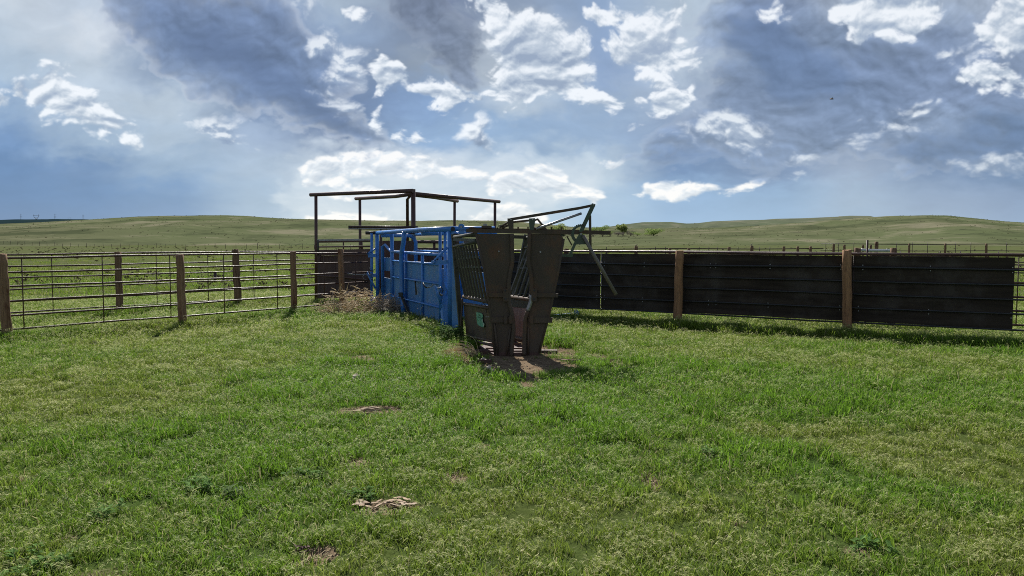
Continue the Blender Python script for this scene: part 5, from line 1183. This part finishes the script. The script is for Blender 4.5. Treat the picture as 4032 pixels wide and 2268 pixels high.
def scatter_grass():
    X, Y, K, S = [], [], [], []
    def ring(r0, r1, dens, half, kindf, sc):
        n = int((r1 * r1 - r0 * r0) * half * dens)
        r = np.sqrt(NR.uniform(r0 * r0, r1 * r1, n)); a = NR.uniform(-half, half, n); x, y = r * np.sin(a), r * np.cos(a)
        b_ = bare(x, y); l = lush(x, y); keep = NR.rand(n) > b_ * 1.08 + (b_ > .6) * .05
        x, y, l, b_ = x[keep], y[keep], l[keep], b_[keep]; X.append(x); Y.append(y); K.append(kindf(x, y, l, b_)); S.append(NR.uniform(sc[0], sc[1], len(x)) * (1 - .4 * b_) * (.8 + .4 * l))
    patch = lambda x, y: fb(x * 1.6 + 9, y * 1.6, 3, 120)
    def kn(x, y, l, b_):
        r = NR.rand(len(x)); k = NR.randint(0, 4, len(x)); sp = patch(x, y)
        k = np.where(r > .25 + .75 * np.clip(l + (sp - .5) * .8, 0, 1), NR.randint(4, 8, len(x)), k)
        k = np.where((l > .66) & (sp > .60) & (r < .5), NR.randint(8, 11, len(x)), k); k = np.where((NR.rand(len(x)) < .035), NR.randint(8, 11, len(x)), k)
        return np.where(b_ > .35, NR.randint(17, 19, len(x)), k)
    ring(1.6, 9, 105, R(58), kn, (.75, 1.35)); ring(9, 15, 72, R(46), kn, (.9, 1.5))
    ring(15, 27, 17, R(46), lambda x, y, l, b_: NR.randint(11, 14, len(x)), (.8, 1.3))
    ring(27, 60, 3.2, R(46), lambda x, y, l, b_: NR.randint(14, 17, len(x)), (.6, 1.1))
    ring(60, 120, .35, R(42), lambda x, y, l, b_: NR.randint(14, 17, len(x)), (.8, 1.4))
    # taller growth along the fence lines and around posts, missed by the grazing
    def strip_(p, q, wd, n, kinds, sc):
        t = NR.rand(n); x = p[0] + (q[0] - p[0]) * t + NR.normal(0, wd, n); y = p[1] + (q[1] - p[1]) * t + NR.normal(0, wd, n)
        cl = fb(x * 2.0, y * 2.0, 3, 140) > .46; x, y = x[cl], y[cl]; X.append(x); Y.append(y); K.append(NR.choice(kinds, len(x))); S.append(NR.uniform(sc[0], sc[1], len(x)))
    strip_((3.0, 15.4), (9.5, 11.5), .16, 1500, [8, 9, 10], (1.0, 2.0)); strip_((1.0, 17.2), (3.6, 15.5), .14, 260, [8, 9, 10], (.8, 1.6))
    strip_((-10.5, 11.4), (-5.2, 18.2), .18, 1100, [8, 9, 10, 5], (.8, 1.6)); strip_((-11, 16.6), (-6, 22), .25, 900, [8, 9, 10], (1.0, 2.0))
    strip_((-1.5, 14.3), (-3.4, 19.2), .22, 700, [8, 9, 10], (.8, 1.6)); strip_((-1.1, 13.6), (-.7, 12.4), .12, 160, [8, 9, 10], (.8, 1.4))
    strip_((.75, 12.3), (.95, 13.6), .18, 90, [8, 9, 10], (1, 1.8))
    for px, py in ((A0[0], A0[1]), (-6.76, 15.6), (-5.18, 18.1), (3.47, 15.8), (6.25, 14.1)): strip_((px - .1, py - .1), (px + .1, py - .05), .12, 60, [8, 9, 10], (1, 1.7))
    x, y, k, s_ = (np.concatenate(a) for a in (X, Y, K, S))
    # keep the floor of the chute clear
    inside = (x > -.55) & (x < .5) & (y > 11.55) & (y < 13.5); x, y, k, s_ = x[~inside], y[~inside], k[~inside], s_[~inside]
    z = gz(x, y) - .03 * np.clip(bare(x, y), 0, 1) - .004; n = len(x); print('GRASS', n)
    me = bpy.data.meshes.new('grass'); me.vertices.add(n); me.vertices.foreach_set('co', np.stack([x, y, z], -1).astype(np.float32).ravel())
    for nm, arr in (('lush', np.clip(lush(x, y) + NR.normal(0, .10, n), 0, 1)), ('rnd', NR.rand(n)), ('siz', s_), ('rot', NR.uniform(0, 6.283, n)), ('tilt', NR.normal(0, .12, n))):
        me.attributes.new(nm, 'FLOAT', 'POINT').data.foreach_set('value', arr.astype(np.float32))
    me.attributes.new('kind', 'INT', 'POINT').data.foreach_set('value', k.astype(np.int32))
    o = bpy.data.objects.new('grass', me); COL.objects.link(o); solid(o, 'stuff'); o['label'] = 'short green and straw coloured pasture grass with pale seed heads'
    ng = bpy.data.node_groups.new('scatter', 'GeometryNodeTree'); ng.interface.new_socket('Geometry', in_out='INPUT', socket_type='NodeSocketGeometry'); ng.interface.new_socket('Geometry', in_out='OUTPUT', socket_type='NodeSocketGeometry')
    N = ng.nodes; L = ng.links; gi, go = N.new('NodeGroupInput'), N.new('NodeGroupOutput'); ip = N.new('GeometryNodeInstanceOnPoints'); ci = N.new('GeometryNodeCollectionInfo')
    ci.inputs['Collection'].default_value = TC; ci.inputs['Separate Children'].default_value = True; ci.inputs['Reset Children'].default_value = True; ip.inputs['Pick Instance'].default_value = True
    def na(nm, ty='FLOAT'): a = N.new('GeometryNodeInputNamedAttribute'); a.data_type = ty; a.inputs['Name'].default_value = nm; return a.outputs[0]
    cx = N.new('ShaderNodeCombineXYZ'); L.new(na('tilt'), cx.inputs[0]); L.new(na('rot'), cx.inputs[2])
    L.new(gi.outputs[0], ip.inputs['Points']); L.new(ci.outputs[0], ip.inputs['Instance']); L.new(na('kind', 'INT'), ip.inputs['Instance Index']); L.new(cx.outputs[0], ip.inputs['Rotation'])
    cs_ = N.new('ShaderNodeCombineXYZ'); sz = na('siz')
    for i in range(3): L.new(sz, cs_.inputs[i])
    L.new(cs_.outputs[0], ip.inputs['Scale']); L.new(ip.outputs[0], go.inputs[0])
    md = o.modifiers.new('scatter', 'NODES'); md.node_group = ng
scatter_grass()
# dead stems, bark crumbs and clods strewn over the bare spots
def litter():
    rs = random.Random(77); m, m2 = MB(), MB()
    for cx, cy, a, b, s_ in BG:
        if math.hypot(cx, cy) > 20 or s_ < .35: continue
        for i in range(int(110 + 420 * min(a * b, .9))):
            x, y = cx + rs.gauss(0, .75) * a, cy + rs.gauss(0, .75) * b
            if -.5 < x < .5 and 11.6 < y < 13.4: continue
            z = float(gz(x, y)) - .02; t = rs.uniform(0, 3.14); L = rs.uniform(.015, .07); dx, dy = math.cos(t) * L, math.sin(t) * L; w_ = rs.uniform(.0015, .004)
            p = Vector((x, y, z + rs.uniform(.002, .014))); sx = Vector((-dy, dx, 0)).normalized() * w_
            if i % 4:
                e = p + Vector((dx, dy, rs.uniform(-.004, .012))); m.quad(p - sx, p + sx, e + sx * .5, e - sx * .5)
            else:
                r = rs.uniform(.005, .016); v = [p + Vector((r * math.cos(q), r * math.sin(q) * rs.uniform(.6, 1), 0)) for q in (0, 1.3, 2.6, 3.8, 5)]; tp = p + Vector((0, 0, r * 1.1))
                for k in range(5): m2.quad(v[k], v[(k + 1) % 5], tp, tp + Vector((.0005, 0, 0)))
    o = m.build('straw_litter', M_litter); solid(o, 'stuff'); o['label'] = 'dead straw bits strewn over the bare ground'
    o = m2.build('soil_clods', pbr('clod', (.14, .10, .07), 1, 0, (.22, .165, .115), 30, .8, spec=0)); solid(o, 'stuff'); o['label'] = 'small clods of dry soil on the bare ground'
litter()
